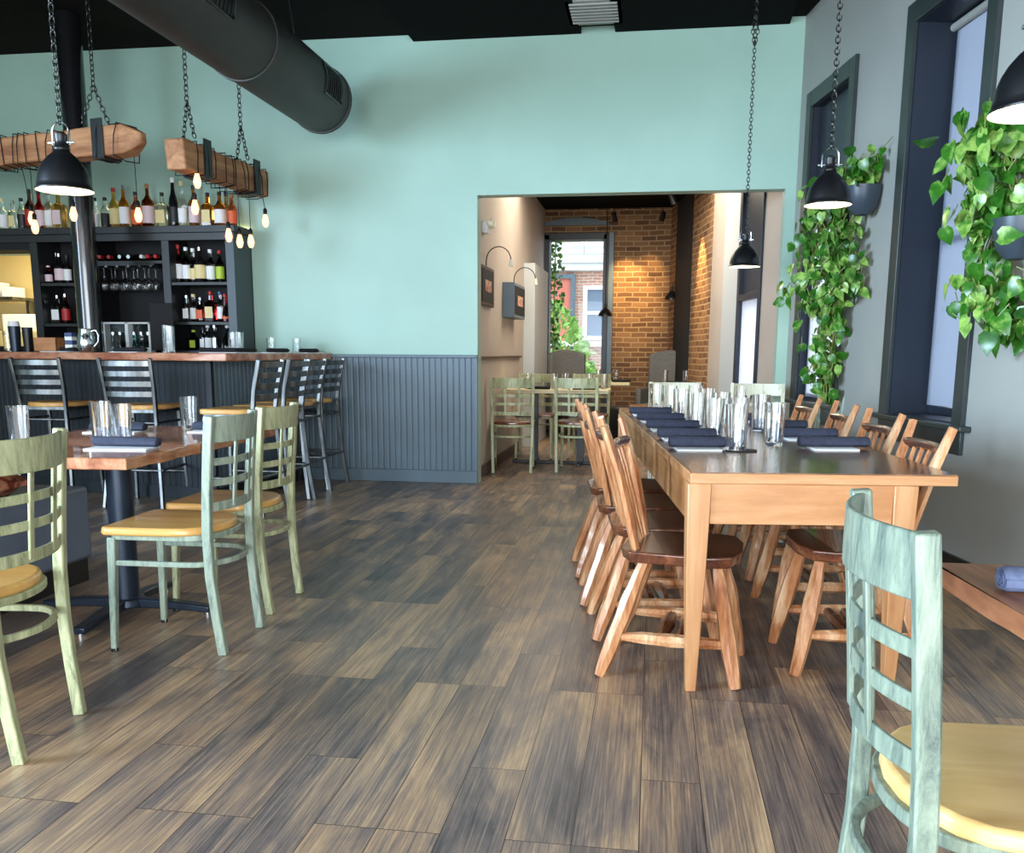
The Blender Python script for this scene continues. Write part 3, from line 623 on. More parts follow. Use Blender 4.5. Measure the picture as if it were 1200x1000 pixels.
# the row on top of the back bar, left to right
yt = 7.36
TOP = [
 (-5.555, .27, .040, 'clear', 'white', 'cream', 'round', 'clear bottle at the far left end of the top shelf row'),
 (-5.45, .25, .036, 'clear', 'cream', 'silver', 'square', 'square clear bottle near the left end of the top shelf row'),
 (-5.37, .27, .038, 'clear', 'black', 'black', 'round', 'clear bottle with black label left of the dark amber bottle on the top shelf'),
 (-5.29, .34, .044, 'brown', 'red', 'black', 'round', 'dark amber bottle behind the left hanging bulbs'),
 (-5.202, .33, .036, 'red', 'pink', 'black', 'round', 'red bottle with black cap just right of the left hanging bulbs'),
 (-5.115, .32, .038, 'clear', 'white', 'silver', 'round', 'clear bottle with white label left of the column on the top shelf'),
 (-5.02, .32, .052, 'gold', 'pink', 'wood', 'square', 'wide pale gold bottle beside the column on the top shelf'),
 (-4.69, .26, .03, 'clear', 'white', 'black', 'round', 'thin clear bottle hugging the right side of the column'),
 (-4.596, .26, .038, 'clear', 'black', 'black', 'round', 'short clear bottle with black cap right of the column'),
 (-4.515, .335, .040, 'gold', 'cream', 'red', 'round', 'golden bottle with dark red cap on the top shelf'),
 (-4.426, .355, .040, 'amber', 'white', 'silver', 'round', 'amber bottle with large white label on the top shelf'),
 (-4.318, .30, .044, 'rose', 'orange', 'black', 'round', 'rosy bottle behind the single hanging bulb on the top shelf'),
 (-4.21, .36, .05, 'brown', 'pink', 'wood', 'round', 'big reddish amber bottle with pale oval label on the top shelf'),
 (-4.08, .29, .056, 'clear', 'cream', 'black', 'square', 'square decanter with cream label on the top shelf'),
 (-3.981, .405, .038, 'dark', 'black', 'white', 'tall', 'tallest black bottle with white cap on the top shelf'),
 (-3.905, .375, .034, 'clear', 'white', 'cream', 'tall', 'tall clear bottle with white label beside the black bottle'),
 (-3.8, .34, .044, 'amber', 'pink', 'black', 'round', 'amber bottle behind the lower of two stacked hanging bulbs'),
 (-3.679, .28, .050, 'amber', 'cream', 'black', 'square', 'square amber bottle with round cream label on the top shelf'),
 (-3.574, .285, .046, 'amber', 'white', 'black', 'round', 'amber bottle with white label third from the right on the top shelf'),
 (-3.47, .26, .040, 'rose', 'orange', 'wood', 'round', 'orange tinted bottle at the right end of the top shelf row'),
 (-3.564, .30, .028, 'gold', 'cream', 'black', 'round', 'slim gold bottle tucked at the back between the two rightmost bottles on the top shelf')]
for x, h, r, g, l, cp, s, lab in TOP: bottle(lab, x, yt if 'tucked' not in lab else 7.46, 2.1, h, r, g, l, cp, s, group='bottles on top of the back bar')
RIGHT1 = [(211, .31, .030, 'red', 'white', 'red', 'round', 'bottle with red cap and white label at the left of the upper right shelf'),
 (220, .29, .034, 'green', 'white', 'white', 'round', 'green bottle with white label second on the upper right shelf'),
 (228, .28, .030, 'clear', 'cream', 'white', 'tall', 'slim pale bottle left of the big dark bottle on the upper right shelf'),
 (236, .29, .046, 'dark', 'cream', 'silver', 'round', 'wide black bottle with cream label in the middle of the upper right shelf'),
 (248, .27, .036, 'clear', 'white', 'white', 'round', 'frosted white labelled bottle right of the wide black bottle'),
 (259, .26, .034, 'green', 'lime', 'red', 'round', 'bottle with lime green label on the upper right shelf'),
 (266, .29, .022, 'dark', 'blue', 'blue', 'tall', 'slim dark blue bottle behind the lime labelled bottle'),
 (273, .29, .026, 'clear', 'white', 'silver', 'tall', 'slim bottle with long white label at the right end of the upper right shelf')]
RIGHT2 = [(218, .22, .034, 'clear', 'white', 'silver', 'square', 'clear square bottle at the left of the middle right shelf'),
 (226, .23, .03, 'clear', 'white', 'cream', 'round', 'clear bottle with white label second on the middle right shelf'),
 (234, .20, .036, 'rose', 'orange', 'silver', 'square', 'rosy square bottle on the middle right shelf'),
 (246, .25, .046, 'red', 'cream', 'red', 'square', 'red capped bottle with large cream label on the middle right shelf'),
 (257, .25, .026, 'clear', 'white', 'blue', 'round', 'white labelled bottle with blue cap on the middle right shelf'),
 (263, .23, .032, 'red', 'orange', 'red', 'cone', 'orange red conical bottle on the middle right shelf'),
 (273, .24, .024, 'green', 'cream', 'cream', 'tall', 'slim green bottle at the right end of the middle right shelf')]
RIGHT3 = [(224, .17, .034, 'green', 'lime', 'lime', 'square', 'small green bottle on the lower right shelf'),
 (235, .19, .026, 'clear', 'white', 'black', 'square', 'small white labelled bottle on the lower right shelf'),
 (241, .21, .028, 'clear', 'white', 'white', 'round', 'pale bottle with white cap on the lower right shelf'),
 (249, .21, .028, 'clear', 'silver', 'silver', 'round', 'silvery bottle beside the aqua bottle on the lower right shelf'),
 (264, .21, .056, 'aqua', None, 'white', 'cone', 'aqua blue conical bottle on the lower right shelf')]
XX = {211:-3.948,218:-3.895,220:-3.88,224:-3.849,226:-3.834,228:-3.818,234:-3.773,235:-3.765,236:-3.758,241:-3.72,246:-3.682,248:-3.666,249:-3.659,257:-3.598,259:-3.583,263:-3.553,264:-3.545,266:-3.53,273:-3.478,58:-5.148,65:-5.092,78:-4.988,62:-5.116,66:-5.084,72:-5.036,81:-4.964}
for L_, z, gname in ((RIGHT1, 1.655, 'upper right shelf bottles'), (RIGHT2, 1.335, 'middle right shelf bottles'), (RIGHT3, 1.10, 'lower right shelf bottles')):
    for px, h, r, g, l, cp, s, lab in L_: bottle(lab, XX[px], 7.33 if px != 266 else 7.45, z, h, r, g, l, cp, s, group=gname)
LEFT = [(58, .27, .030, 'dark', 'black', 'silver', 'tall', 'slim dark bottle at the left of the upper left shelf', 1.655, 7.45), (62, .15, .03, 'red', 'pink', 'pink', 'round', 'short bottle with pink label on the upper left shelf', 1.655, 7.29),
 (72, .25, .044, 'dark', 'pink', 'silver', 'round', 'dark bottle with large pale label on the upper left shelf', 1.655, 7.33), (81, .24, .03, 'dark', 'white', 'black', 'round', 'white labelled bottle partly behind the column on the upper left shelf', 1.655, 7.33),
 (66, .24, .048, 'clear', 'white', 'silver', 'square', 'square bottle with white label on the lower left shelf', 1.32, 7.33), (78, .25, .034, 'red', 'red', 'silver', 'round', 'red labelled bottle beside the column on the lower left shelf', 1.32, 7.3)]
for px, h, r, g, l, cp, s, lab, z, y_ in LEFT: bottle(lab, XX[px], y_, z, h, r, g, l, cp, s, group='left shelf bottles')
# wine bottles lying on their sides, bases to the room
for k, (x, cc) in enumerate(zip([-4.598, -4.515, -4.417, -4.339, -4.223, -4.168, -4.099], ['red', 'red', 'silver', 'silver', 'white', 'red', 'red'])):
    t = thing('wine_bottle', ['lying wine bottle at the left end of the wine shelf', 'second lying wine bottle from the left on the wine shelf', 'third lying wine bottle from the left with silver cap', 'fourth lying wine bottle from the left with silver cap', 'lying wine bottle with white cap right of the middle of the wine shelf', 'lying wine bottle second from the right on the wine shelf', 'lying wine bottle at the right end of the wine shelf'][k], 'bottle', (x, 7.23, 1.831+.034), 0, 'wine bottles lying on their shelf')
    q = Quaternion((1, 0, 0), -PI/2)
    bm = B(); lathe(bm, [(0, 0), (.013, 0), (.013, .07), (.02, .1), (.034, .13), (.034, .27), (0, .27)], 16, axis=q); obj('glass_body', bm, GL['dark'], t)
    bm = B(); lathe(bm, [(0, -.002), (.0155, -.002), (.0155, .05)], 12, axis=q); obj('foil_cap', bm, LB[cc], t)
# stemware hanging upside down under the wine shelf
rk = thing('glass_rack', 'dark rack holding upside down wine glasses', 'rack', (-4.377, 7.3, 1.79))
for k in range(6):
    bm = B(); box(bm, -.26+k*.1, -.24+k*.1, -.1, .16, -.012, 0); obj('rail', bm, 'steel', rk)
bm = B(); box(bm, -.28, .28, -.1, .16, 0, .015); obj('mounting_board', bm, 'charcoal', rk)
t0 = None
for r_ in range(2):
    for k in range(5):
        x = -4.377-.2+k*.1; y_ = 7.25+r_*.11
        lab = '%s hanging wine glass from the left in the %s row of the rack' % (['first', 'second', 'third', 'fourth', 'fifth'][k], ['front', 'back'][r_])
        if t0 is None:
            t0 = thing('wine_glass', lab, 'glass', (x, y_, 1.776), 0, 'wine glasses hanging in the rack')
            bm = B(); lathe(bm, [(0, 0), (.034, -.002), (.034, -.004), (.004, -.008), (.0035, -.08), (.012, -.09), (.034, -.115), (.036, -.14), (.028, -.18), (.027, -.18), (.034, -.14), (.031, -.117), (.010, -.094), (0, -.092)], 18); obj('glass_bowl', bm, 'glass', t0)
        else: dup(t0, (x, y_, 1.776), 0, lab)
# drinks cooler, monitor
f = thing('glass_front_cooler', 'small bar cooler with pale framed double glass doors', 'cooler', (0, 7.18, 1.0))
bm = B(); x0, x1 = -4.558, -4.141
box(bm, x0, x1, .05, .3, 0, .33); obj('cooler_body', bm, 'satin_black', f)
xm = (x0+x1)/2
for a, b in ((x0, xm), (xm, x1)):
    bm = B(); fr = .014
    box(bm, a, a+fr, -.03, .05, 0, .33); box(bm, b-fr, b, -.03, .05, 0, .33); box(bm, a, b, -.03, .05, .315, .33); box(bm, a, b, -.03, .05, 0, .015)
    dd = obj('door', bm, 'paper', f, .002)
    bm = B(); box(bm, a+fr, b-fr, -.0, .004, .015, .315); obj('door_glass', bm, 'pane', dd)
for k in range(6):
    x = x0+.05+k*(x1-x0-.1)/5
    bottle('%s bottle from the left inside the glass front cooler' % ['first', 'second', 'third', 'fourth', 'fifth', 'sixth'][k], x, 7.205, 1.03, .22, .02, ['clear', 'brown', 'green', 'aqua', 'clear', 'green'][k], 'white', 'silver', 'tall', name='beer_bottle', group='bottles inside the cooler')
mo = thing('till_screen', 'tall black till screen seen edge on beside the cooler', 'monitor', (-3.972, 7.05, 1.0), .5)
bm = B(); box(bm, -.09, .09, -.015, .015, .1, .48); obj('screen', bm, 'matte_black', mo, .006)
bm = B(); box(bm, -.015, .015, 0, .03, .02, .12); box(bm, -.07, .07, -.06, .08, 0, .02); obj('stand', bm, 'charcoal', mo, .004)
bm = B(); box(bm, -4.45, -3.5, 6.9, 7.19, .96, 1.0); tag(obj('service_counter', bm, 'charcoal', bevel=.004), 'dark service counter in front of the back bar', 'counter')

# ------------------------------------------------------------------ bar
bar = thing('bar_counter', 'L shaped bar with live edge wood top and slate beadboard front', 'bar counter')
ZB = 1.083
out = []
def edge(p, q, n, amp):
    p, q = Vector(p), Vector(q); t = (q-p).normalized(); nn = Vector((t.y, -t.x))
    return [tuple(p.lerp(q, i/n)+nn*random.uniform(-amp, amp)) for i in range(n)]
out += edge((-6.4, 6.85), (-2.96, 6.02), 40, .010)
out += edge((-2.93, 6.03), (-2.70, 7.535), 22, .008)
out += [(-2.70, 7.535), (-3.19, 7.535), (-3.34, 6.42), (-6.4, 6.98)]
bm = B(); prism(bm, out, ZB-.055, ZB); obj('bar_top', bm, 'slab_bar', bar, .008)
bm = B()
pa, pb, pc = (-6.35, 6.96), (-3.16, 6.22), (-2.97, 7.53)
beadboard(bm, pa, pb, .1, ZB-.055); obj('front_panel', bm, 'dark_panel', bar, smooth=False)
bm = B(); beadboard(bm, pb, pc, .1, ZB-.055); obj('side_panel', bm, 'slate_paint', bar, smooth=False)
bm = B(); sweep(bm, [(*pa, .05), (pb[0], pb[1], .05), (*pc, .05)], .018, .05, n=4, up=(0, 0, 1)); sweep(bm, [(*pb, .1), (*pb, ZB-.055)], .02, n=4); obj('skirting', bm, 'dark_panel', bar)

def tumbler(label, x, y, z, h=.165, r=.043, group='glasses'):
    t = thing('drinking_glass', label, 'glass', (x, y, z), 0, group)
    bm = B(); lathe(bm, [(0, 0), (r*.84, 0), (r*.86, .004), (r, h), (r-.003, h), (r*.82-.002, .014), (0, .012)], 14); obj('glass_vessel', bm, 'glass', t); return t
def rolled(bm, L=.25, r=.024):
    sweep(bm, [(-L/2, 0, r*.78), (-L/2+.008, 0, r*.8), (0, 0, r*.8), (L/2-.008, 0, r*.8), (L/2, 0, r*.78)], [r*.85, r, r, r, r*.85], [r*.68, r*.8, r*.78, r*.8, r*.68], n=14, up=(0, 0, 1))
    for s in (-1, 1):
        pts = []
        for k in range(26):
            a = k*.55; rr = .003+(r-.006)*k/26; pts.append((s*(L/2+.0012), rr*math.cos(a), r*.78+rr*.78*math.sin(a)))
        sweep(bm, pts, .0012, n=4, up=(1, 0, 0))
    sweep(bm, [(-L/2, -r*.98, r*.7), (L/2, -r*.98, r*.7)], .002, .006, n=4, up=(0, 0, 1))
def napkin(label, x, y, z, rz, mat='napkin', L=.25, r=.024, group=None, nm='rolled_napkin'):
    t = thing(nm, label, 'napkin', (x, y, z), rz, group)
    bm = B(); rolled(bm, L, r); obj('cloth_roll', bm, mat, t)
    return t
def sheet(label, x, y, z, rz, w=.2, d=.12, group=None):
    t = thing('folded_menu', label, 'menu', (x, y, z), rz, group)
    bm = B(); box(bm, -w/2, w/2, -d/2, d/2, 0, .003); prism(bm, [(-w/2, -d/2), (w/2, -d/2), (w/2, d/2), (-w/2, d/2)], .0035, .006, Matrix.Rotation(.02, 4, 'Z')); obj('sheet', bm, 'paper', t, .0005); return t
# things on the bar
def onbar(px_x, t): pass
BARG = [(-3.563, 6.38, .2, 'left one of two glasses near the till screen on the bar'), (-3.509, 6.33, .19, 'right one of two glasses near the till screen on the bar'),
        (-3.226, 6.75, .16, 'left one of two glasses by the right end of the back bar'), (-3.217, 6.85, .16, 'right one of two glasses by the right end of the back bar'),
        (-2.999, 6.95, .12, 'nearer single glass on the bar in front of the mint wall'), (-2.927, 7.3, .12, 'farther single glass on the bar near the wall end')]
for x, y_, h, lab in BARG: tumbler(lab, x, y_, ZB, h, .034, 'glasses on the bar')
for k, (x, y_, rz, w) in enumerate(((-4.554, 6.55, -.2, .3), (-3.893, 6.42, -.2, .3), (-3.179, 6.4, .5, .26), (-3.084, 6.62, 1.3, .26), (-2.97, 7.0, 1.35, .26), (-2.842, 7.34, 1.35, .24))):
    w_ = ['at the left stool', 'at the second stool', 'at the bar corner', 'first past the bar corner', 'second past the bar corner', 'nearest the mint wall'][k]
    sheet('white menu on the bar ' + w_, x, y_, ZB, rz, .26, .14, 'menus on the bar')
    napkin('black rolled napkin on the bar ' + w_, x, y_+.01, ZB+.006, rz, 'napkin_black', w, .02, 'napkins on the bar')
p = thing('metal_pitcher', 'shiny steel water pitcher on the bar in front of the column', 'pitcher', (-4.253, 6.44, ZB))
bm = B(); lathe(bm, [(0, 0), (.05, 0), (.062, .03), (.066, .07), (.058, .12), (.048, .155), (.052, .175), (.050, .175), (.046, .155), (.056, .12), (.063, .07), (.058, .03), (0, .006)], 28); obj('pitcher_body', bm, 'chrome', p)
bm = B(); sweep(bm, [(.048, 0, .155), (.085, 0, .165), (.105, 0, .13), (.10, 0, .08), (.062, 0, .04)], .006, n=8, up=(0, 1, 0)); obj('handle', bm, 'chrome', p)
for k, (x, y_, h, r, m_) in enumerate(((-5.041, 6.70, .2, .046, 'blue_black'), (-4.899, 6.66, .19, .04, 'satin_black'), (-5.124, 6.72, .16, .035, 'glass'))):
    t = thing('cocktail_shaker' if k < 2 else 'mixing_glass', ['dark metal cocktail shaker with white top on the bar', 'black cocktail shaker on the bar beside the wooden box', 'clear mixing glass at the far left of the bar'][k], 'shaker' if k < 2 else 'glass', (x, y_, ZB))
    bm = B(); lathe(bm, [(0, 0), (r*.8, 0), (r, h), (r-.004, h), (r*.78, .01), (0, .01)], 20); obj('cup', bm, m_, t)
    if k == 0:
        bm = B(); lathe(bm, [(0, h+.04), (r*.8, h+.04), (r*.95, h), (0, h)], 20); obj('shaker_top', bm, 'paper', t)
t = thing('wooden_box', 'small wooden caddy on the bar left of the pitcher', 'box', (-4.65, 6.58, ZB))
bm = B(); w, dd, h = .1, .07, .11
box(bm, -w, w, -dd, -dd+.01, 0, h); box(bm, -w, w, dd-.01, dd, 0, h); box(bm, -w, -w+.01, -dd, dd, 0, h); box(bm, w-.01, w, -dd, dd, 0, h); box(bm, -w, w, -dd, dd, 0, .01); obj('box_body', bm, 'box_wood', t, .002)
bm = B(); box(bm, -w+.01, w-.01, -dd+.01, dd-.01, .05, .09); obj('dark_contents', bm, 'napkin_black', t)
t = thing('card_stack', 'stack of blue and white cards beside the pitcher', 'cards', (-4.462, 6.56, ZB))
for k in range(5):
    bm = B(); box(bm, -.03, .03, -.03, .03, k*.03, k*.03+.028); o = obj('card_block', bm, 'paper' if k % 2 else LB['blue'], t, .001)

# bar stools
def make_stool():
    t = thing('bar_stool', '', 'stool', group='ladder back bar stools')
    SH = .70
    for s in (-1, 1):
        bm = B(); sweep(bm, [(s*.215, -.235, 0), (s*.195, -.20, .25), (s*.175, -.175, .60), (s*.172, -.172, SH), (s*.178, -.19, .85), (s*.185, -.235, 1.045)], .0125, .015, n=4, up=(0, 1, 0)); obj('rear_leg', bm, 'steel', t, .004)
        bm = B(); sweep(bm, [(s*.205, .20, 0), (s*.175, .165, SH-.03)], .0125, n=4, up=(0, 1, 0)); obj('front_leg', bm, 'steel', t, .004)
        bm = B(); sweep(bm, [(s*.204, -.205, .27), (s*.194, .188, .27)], .010, n=8); obj('side_rail', bm, 'steel', t)
        bm = B(); sweep(bm, [(s*.18, -.18, .60), (s*.18, .168, .60)], .010, n=8); obj('side_rail', bm, 'steel', t)
    bm = B(); sweep(bm, [(-.197, .19, .22), (.197, .19, .22)], .012, n=8); obj('foot_rail', bm, 'steel', t)
    bm = B(); sweep(bm, [(-.2, -.205, .27), (.2, -.205, .27)], .010, n=8); obj('rear_rail', bm, 'steel', t)
    bm = B(); sweep(bm, [(-.18, -.178, .6), (.18, -.178, .6)], .01, n=8); obj('rear_rail', bm, 'steel', t)
    for k in range(4):
        z = .80+k*.07; yy = -.18-.055*((z-.7)/.345)**1.6
        bm = B(); sweep(bm, arc((-.178, yy, z), (.178, yy, z), .03), .004, .020, n=4, up=(0, 0, 1)); obj('back_slat', bm, 'steel', t, .002)
    bm = B(); prism(bm, dshape(.19, .19, .2, -.18), SH-.012, SH+.022); obj('seat', bm, 'honey', t, .008)
    bm = B(); sweep(bm, [(-.17, -.165, SH-.02), (.17, -.165, SH-.02), (.17, .165, SH-.02), (-.17, .165, SH-.02)], .011, n=4, closed=True, up=(0, 0, 1)); obj('seat_frame', bm, 'steel', t)
    return t
def dshape(w, w2, yf, yb, n=10):
    """seat outline: squarish front, rounded rear"""
    pts = [(w, yf), (w*1.0, yf*.2)]
    for i in range(n+1):
        a = -i/n*PI; pts.append((w2*math.cos(a), yf*.1-.02 + (yf*.1-.02-yb)*math.sin(a) if False else (yb+ (0.14)) + .14*math.sin(a)))
    pts += [(-w, yf*.2), (-w, yf)]
    # soften the front corners
    return [(w-.02, yf+.004), (w, yf-.018)]+pts[1:-1]+[(-w, yf-.018), (-w+.02, yf+.004)]
st = make_stool(); first = True
STL = [(-4.40, 6.25, .05, 'bar stool at the left, second from the bar corner on the front side'), (-3.60, 6.08, .05, 'bar stool on the front side nearest the bar corner'),
       (-2.74, 5.80, PI/2-.02, 'nearest of the four bar stools on the right side of the bar'), (-2.72, 6.24, PI/2, 'second of the four bar stools on the right side of the bar'),
       (-2.76, 6.68, PI/2-.03, 'third of the four bar stools on the right side of the bar'), (-2.78, 7.16, PI/2-.04, 'bar stool on the right side nearest the mint wall')]
for x, y_, rz, lab in STL:
    if first: st.location = (x, y_, 0); st.rotation_euler = (0, 0, rz); st['label'] = lab; first = False
    else: dup(st, (x, y_, 0), rz, lab)

# ------------------------------------------------------------------ metal cafe chairs
def make_chair(mat, seatmat, label, group, loc, rz):
    t = thing('metal_dining_chair', label, 'chair', loc, rz, group)
    H_ = .875; b = .014
    def ry(z): return -.19-.032*max(0, (z-.45)/.425)**1.3
    for s in (-1, 1):
        pts = [(s*.172, -.222, 0), (s*.177, -.205, .15), (s*.182, -.192, .30), (s*.185, -.19, .45)]+[(s*(.185+.01*(z-.45)), ry(z), z) for z in (.56, .67, .78, H_)]
        bm = B(); sweep(bm, pts, .0145, .0165, n=4, up=(0, 1, 0)); obj('rear_leg', bm, mat, t, .004)
        bm = B(); sweep(bm, [(s*.185, .195, 0), (s*.175, .178, .43)], [.011, .016], [.011, .016], n=4, up=(0, 1, 0)); obj('front_leg', bm, mat, t, .004)
        bm = B(); lathe(bm, [(0, 0), (.014, 0), (.014, .012), (0, .012)], 10, c=(s*.185, .195, -.0)); obj('foot_cap', bm, 'satin_black', t)
    def curve(z, sag): return arc((-.186, ry(z), z), (.186, ry(z), z), sag, 13)
    bm = B(); sweep(bm, curve(.825, .055), .005, .046, n=4, up=(0, 0, 1)); obj('top_rail', bm, mat, t, .003)
    for z, hh in ((.71, .013), (.635, .013), (.548, .017)):
        bm = B(); sweep(bm, curve(z, .05), .004, hh, n=4, up=(0, 0, 1)); obj('back_slat', bm, mat, t, .002)
    for x in (-.062, .062):
        sg = .05*(1-(x/.186)**2)
        bm = B(); sweep(bm, [(x, ry(z)-sg-.003, z) for z in (.54, .62, .70, .785)], .011, .004, n=4, up=(0, 1, 0)); obj('back_bar', bm, mat, t, .002)
    bm = B(); prism(bm, dshape(.205, .2, .215, -.20), .44, .470, top=[(x*.985, y*.985) for x, y in dshape(.205, .2, .215, -.20)]); obj('seat', bm, seatmat, t, .010, seg=3)
    def hoop(z, g, w, yf, r1, r2):
        pts = [(w, yf, z)]+[(w, y_, z) for y_ in (.1, 0, -.08)]+[(w*math.cos(a), -.10-g*math.sin(a), z) for a in [PI*k/12 for k in range(1, 12)]]+[(-w, y_, z) for y_ in (-.08, 0, .1)]+[(-w, yf, z)]
        bm = B(); sweep(bm, pts, r1, r2, n=4, up=(0, 0, 1)); return bm
    obj('seat_frame', hoop(.432, .10, .175, .178, .009, .011), mat, t, .003)
    bm = hoop(.335, .13, .178, .18, .008, .010); obj('stretcher', bm, mat, t, .003)
    bm = B(); sweep(bm, [(-.17, .176, .432), (.17, .176, .432)], .009, .011, n=4); obj('front_frame_bar', bm, mat, t, .003)
    return t
G1 = 'chairs at the left table'
ca = make_chair('sage_metal', 'honey', 'pale sage metal chair with honey seat, pulled side on in front of the left table', G1, (-1.755, 3.17, 0), PI/2+.03)
make_chair('cream_metal', 'honey', 'cream green metal chair right behind the sage chair at the left table', G1, (-1.80, 3.70, 0), PI/2+.02)
make_chair('cream_metal', 'honey', 'cream green metal chair cut by the left edge of the photo', G1, (-1.90, 2.21, 0), PI/2+.15)
make_chair('grey_sage_metal', 'maple', 'large grey green metal chair with pale seat in the right foreground', 'chairs at the foreground table', (.574, 1.405, 0), -PI/2)
G2 = 'pale metal chairs in the far dining room'
cr = make_chair('cream_metal', 'hewn_dark', 'cream metal chair left of two on the near side of the far left table', G2, (-1.285, 8.45, 0), .10)
dup(cr, (-.68, 8.55, 0), -.04, 'cream metal chair right of two on the near side of the far left table')
dup(cr, (-1.22, 9.55, 0), PI+.05, 'cream metal chair on the far side of the far left table, left one')
dup(cr, (-.66, 9.6, 0), PI-.05, 'cream metal chair on the far side of the far left table, right one')
iv_ = make_chair('ivory_metal', 'honey', 'ivory metal chair beyond the long table, the leftmost', 'pale chairs behind the long table', (.19, 7.12, 0), PI+.1)
dup(iv_, (.78, 7.02, 0), PI-.05, 'ivory metal chair beyond the long table, under the far pendant')
make_chair('sage_metal', 'honey', 'sage metal chair beyond the long table near the first hanging plant', 'pale chairs behind the long table', (1.0, 6.45, 0), PI/2+.25)

# ------------------------------------------------------------------ left table
ZT = .73
lt = thing('slab_table', 'live edge wood table on a black steel pedestal at the left', 'table')
near = [(-2.62, 2.84), (-1.815, 2.91)]
o_ = [(-2.62, 2.83)] + [(-1.80, 2.905)] + edge((-1.80, 2.92), (-1.83, 4.25), 26, .012) + [(-1.83, 4.25), (-2.66, 4.2)]
bm = B(); prism(bm, o_, ZT-.042, ZT); obj('table_top', bm, 'slab_red', lt, .004)
pcx, pcy = -2.19, 3.47
bm = B(); lathe(bm, [(0, .05), (.052, .05), (.052, ZT-.05), (0, ZT-.05)], 28, c=(pcx, pcy, 0)); obj('pedestal', bm, 'blue_black', lt)
bm = B()
for a in (0, PI/2, PI, 3*PI/2):
    dx, dy = math.cos(a+.05), math.sin(a+.05)
    sweep(bm, [(pcx, pcy, .045), (pcx+dx*.2, pcy+dy*.2, .04), (pcx+dx*.37, pcy+dy*.37, .025)], [.028, .026, .024], [.022, .018, .014], n=4, up=(0, 0, 1))
lathe(bm, [(0, .07), (.07, .065), (.08, .03), (0, .02)], 24, c=(pcx, pcy, 0))
obj('cross_base', bm, 'blue_black', lt, .006)
for a in range(4):
    bm = B(); lathe(bm, [(0, 0), (.016, 0), (.016, .014), (0, .014)], 10, c=(pcx+.355*math.cos(a*PI/2+.05), pcy+.355*math.sin(a*PI/2+.05), 0)); obj('levelling_foot', bm, 'chrome', lt)
bm = B(); box(bm, pcx-.2, pcx+.2, pcy-.2, pcy+.2, ZT-.055, ZT-.043); obj('mounting_plate', bm, 'satin_black', lt)
bn = thing('banquette', 'grey upholstered bench with black kick behind the left table', 'bench')
bm = B(); box(bm, -3.35, -2.66, 1.6, 3.96, .11, .46); obj('seat_block', bm, 'grey_seat', bn, .02, seg=3)
bm = B(); box(bm, -3.35, -2.68, 1.6, 3.94, 0, .11); obj('kick_panel', bm, 'satin_black', bn)
bm = B(); box(bm, -3.45, -3.28, 1.6, 3.96, .4, .86); obj('back_cushion', bm, 'grey_seat', bn, .03, seg=3)
t = thing('throw_pillow', 'rust and cream patterned pillow lying on the grey banquette', 'pillow', (-2.86, 3.35, .46))
bm = B()
vs = []
bmesh.ops.create_cube(bm, size=1); bmesh.ops.subdivide_edges(bm, edges=bm.edges[:], cuts=5, use_grid_fill=True)
for v_ in bm.verts:
    x, y_, z_ = v_.co; k = (1-(2*x)**4)*(1-(2*y_)**4); v_.co = (x*.4, y_*.4, .075+z_*2*(.012+.06*max(0, k)**.5))
obj('pillow_cover', bm, 'plaid', t)
LG = 'glasses on the left table'
tumbler('single faceted glass at the left end of the left table', -2.44, 3.22, ZT, .155, .042, LG)
tumbler('left one of the pair of glasses on the left table', -2.22, 3.42, ZT, .165, .042, LG)
tumbler('right one of the pair of glasses on the left table', -2.13, 3.42, ZT, .155, .042, LG)
tumbler('glass at the far side of the left table near the second stool', -2.22, 4.14, ZT, .15, .042, LG)
LN = 'napkins on the left table'
for x, y_, w_ in ((-1.99, 3.22, 'nearest the table corner'), (-2.42, 3.86, 'behind the cream chair top'), (-1.98, 3.98, 'at the far right corner of the table')):
    sheet('white folded menu on the left table, ' + w_, x, y_-.03, ZT, .1, .24, .13, 'menus on the left table')
    napkin('navy rolled napkin on the left table, ' + w_, x, y_, ZT+.006, .04, 'napkin', .26, .024, LN)

# ------------------------------------------------------------------ long right table
TA = math.radians(6)
def RT(x, y_, z=0): # table-local to world: origin near-left leg
    return Vector((.125+math.cos(TA)*x-math.sin(TA)*y_, 2.89+math.sin(TA)*x+math.cos(TA)*y_, z))
tb = thing('farmhouse_table', 'long oak farmhouse table with glossy dark top', 'table', (.125, 2.89, 0), TA)
TL = 3.3; TW = .70
for x in (.03, TW-.03):
    for y_ in (.035, TL-.035):
        bm = B(); sweep(bm, [(x, y_, 0), (x, y_, .40), (x, y_, .695)], [.017, .031, .037], [.017, .031, .037], n=4, up=(0, 1, 0)); obj('leg', bm, 'pine', tb, .003)
bm = B(); box(bm, .066, TW-.066, .008, .028, .565, .695); obj('end_apron', bm, 'pine_x', tb, .002)
bm = B(); box(bm, .066, TW-.066, TL-.028, TL-.008, .565, .695); obj('end_apron', bm, 'pine_x', tb, .002)
for x in (.004, TW-.024):
    bm = B(); box(bm, x, x+.02, .07, TL-.07, .565, .695); obj('side_apron', bm, 'pine_y', tb, .002)
bm = B(); box(bm, .004, .821, .003, TL+.03, .7275, .7315); obj('top_surface', bm, 'top_wood', tb)
bm = B(); box(bm, 0, .825, 0, TL+.034, .695, .7275); obj('table_top', bm, 'pine_x', tb, .003)
ZR = .7315
RG = 'glasses on the long table'
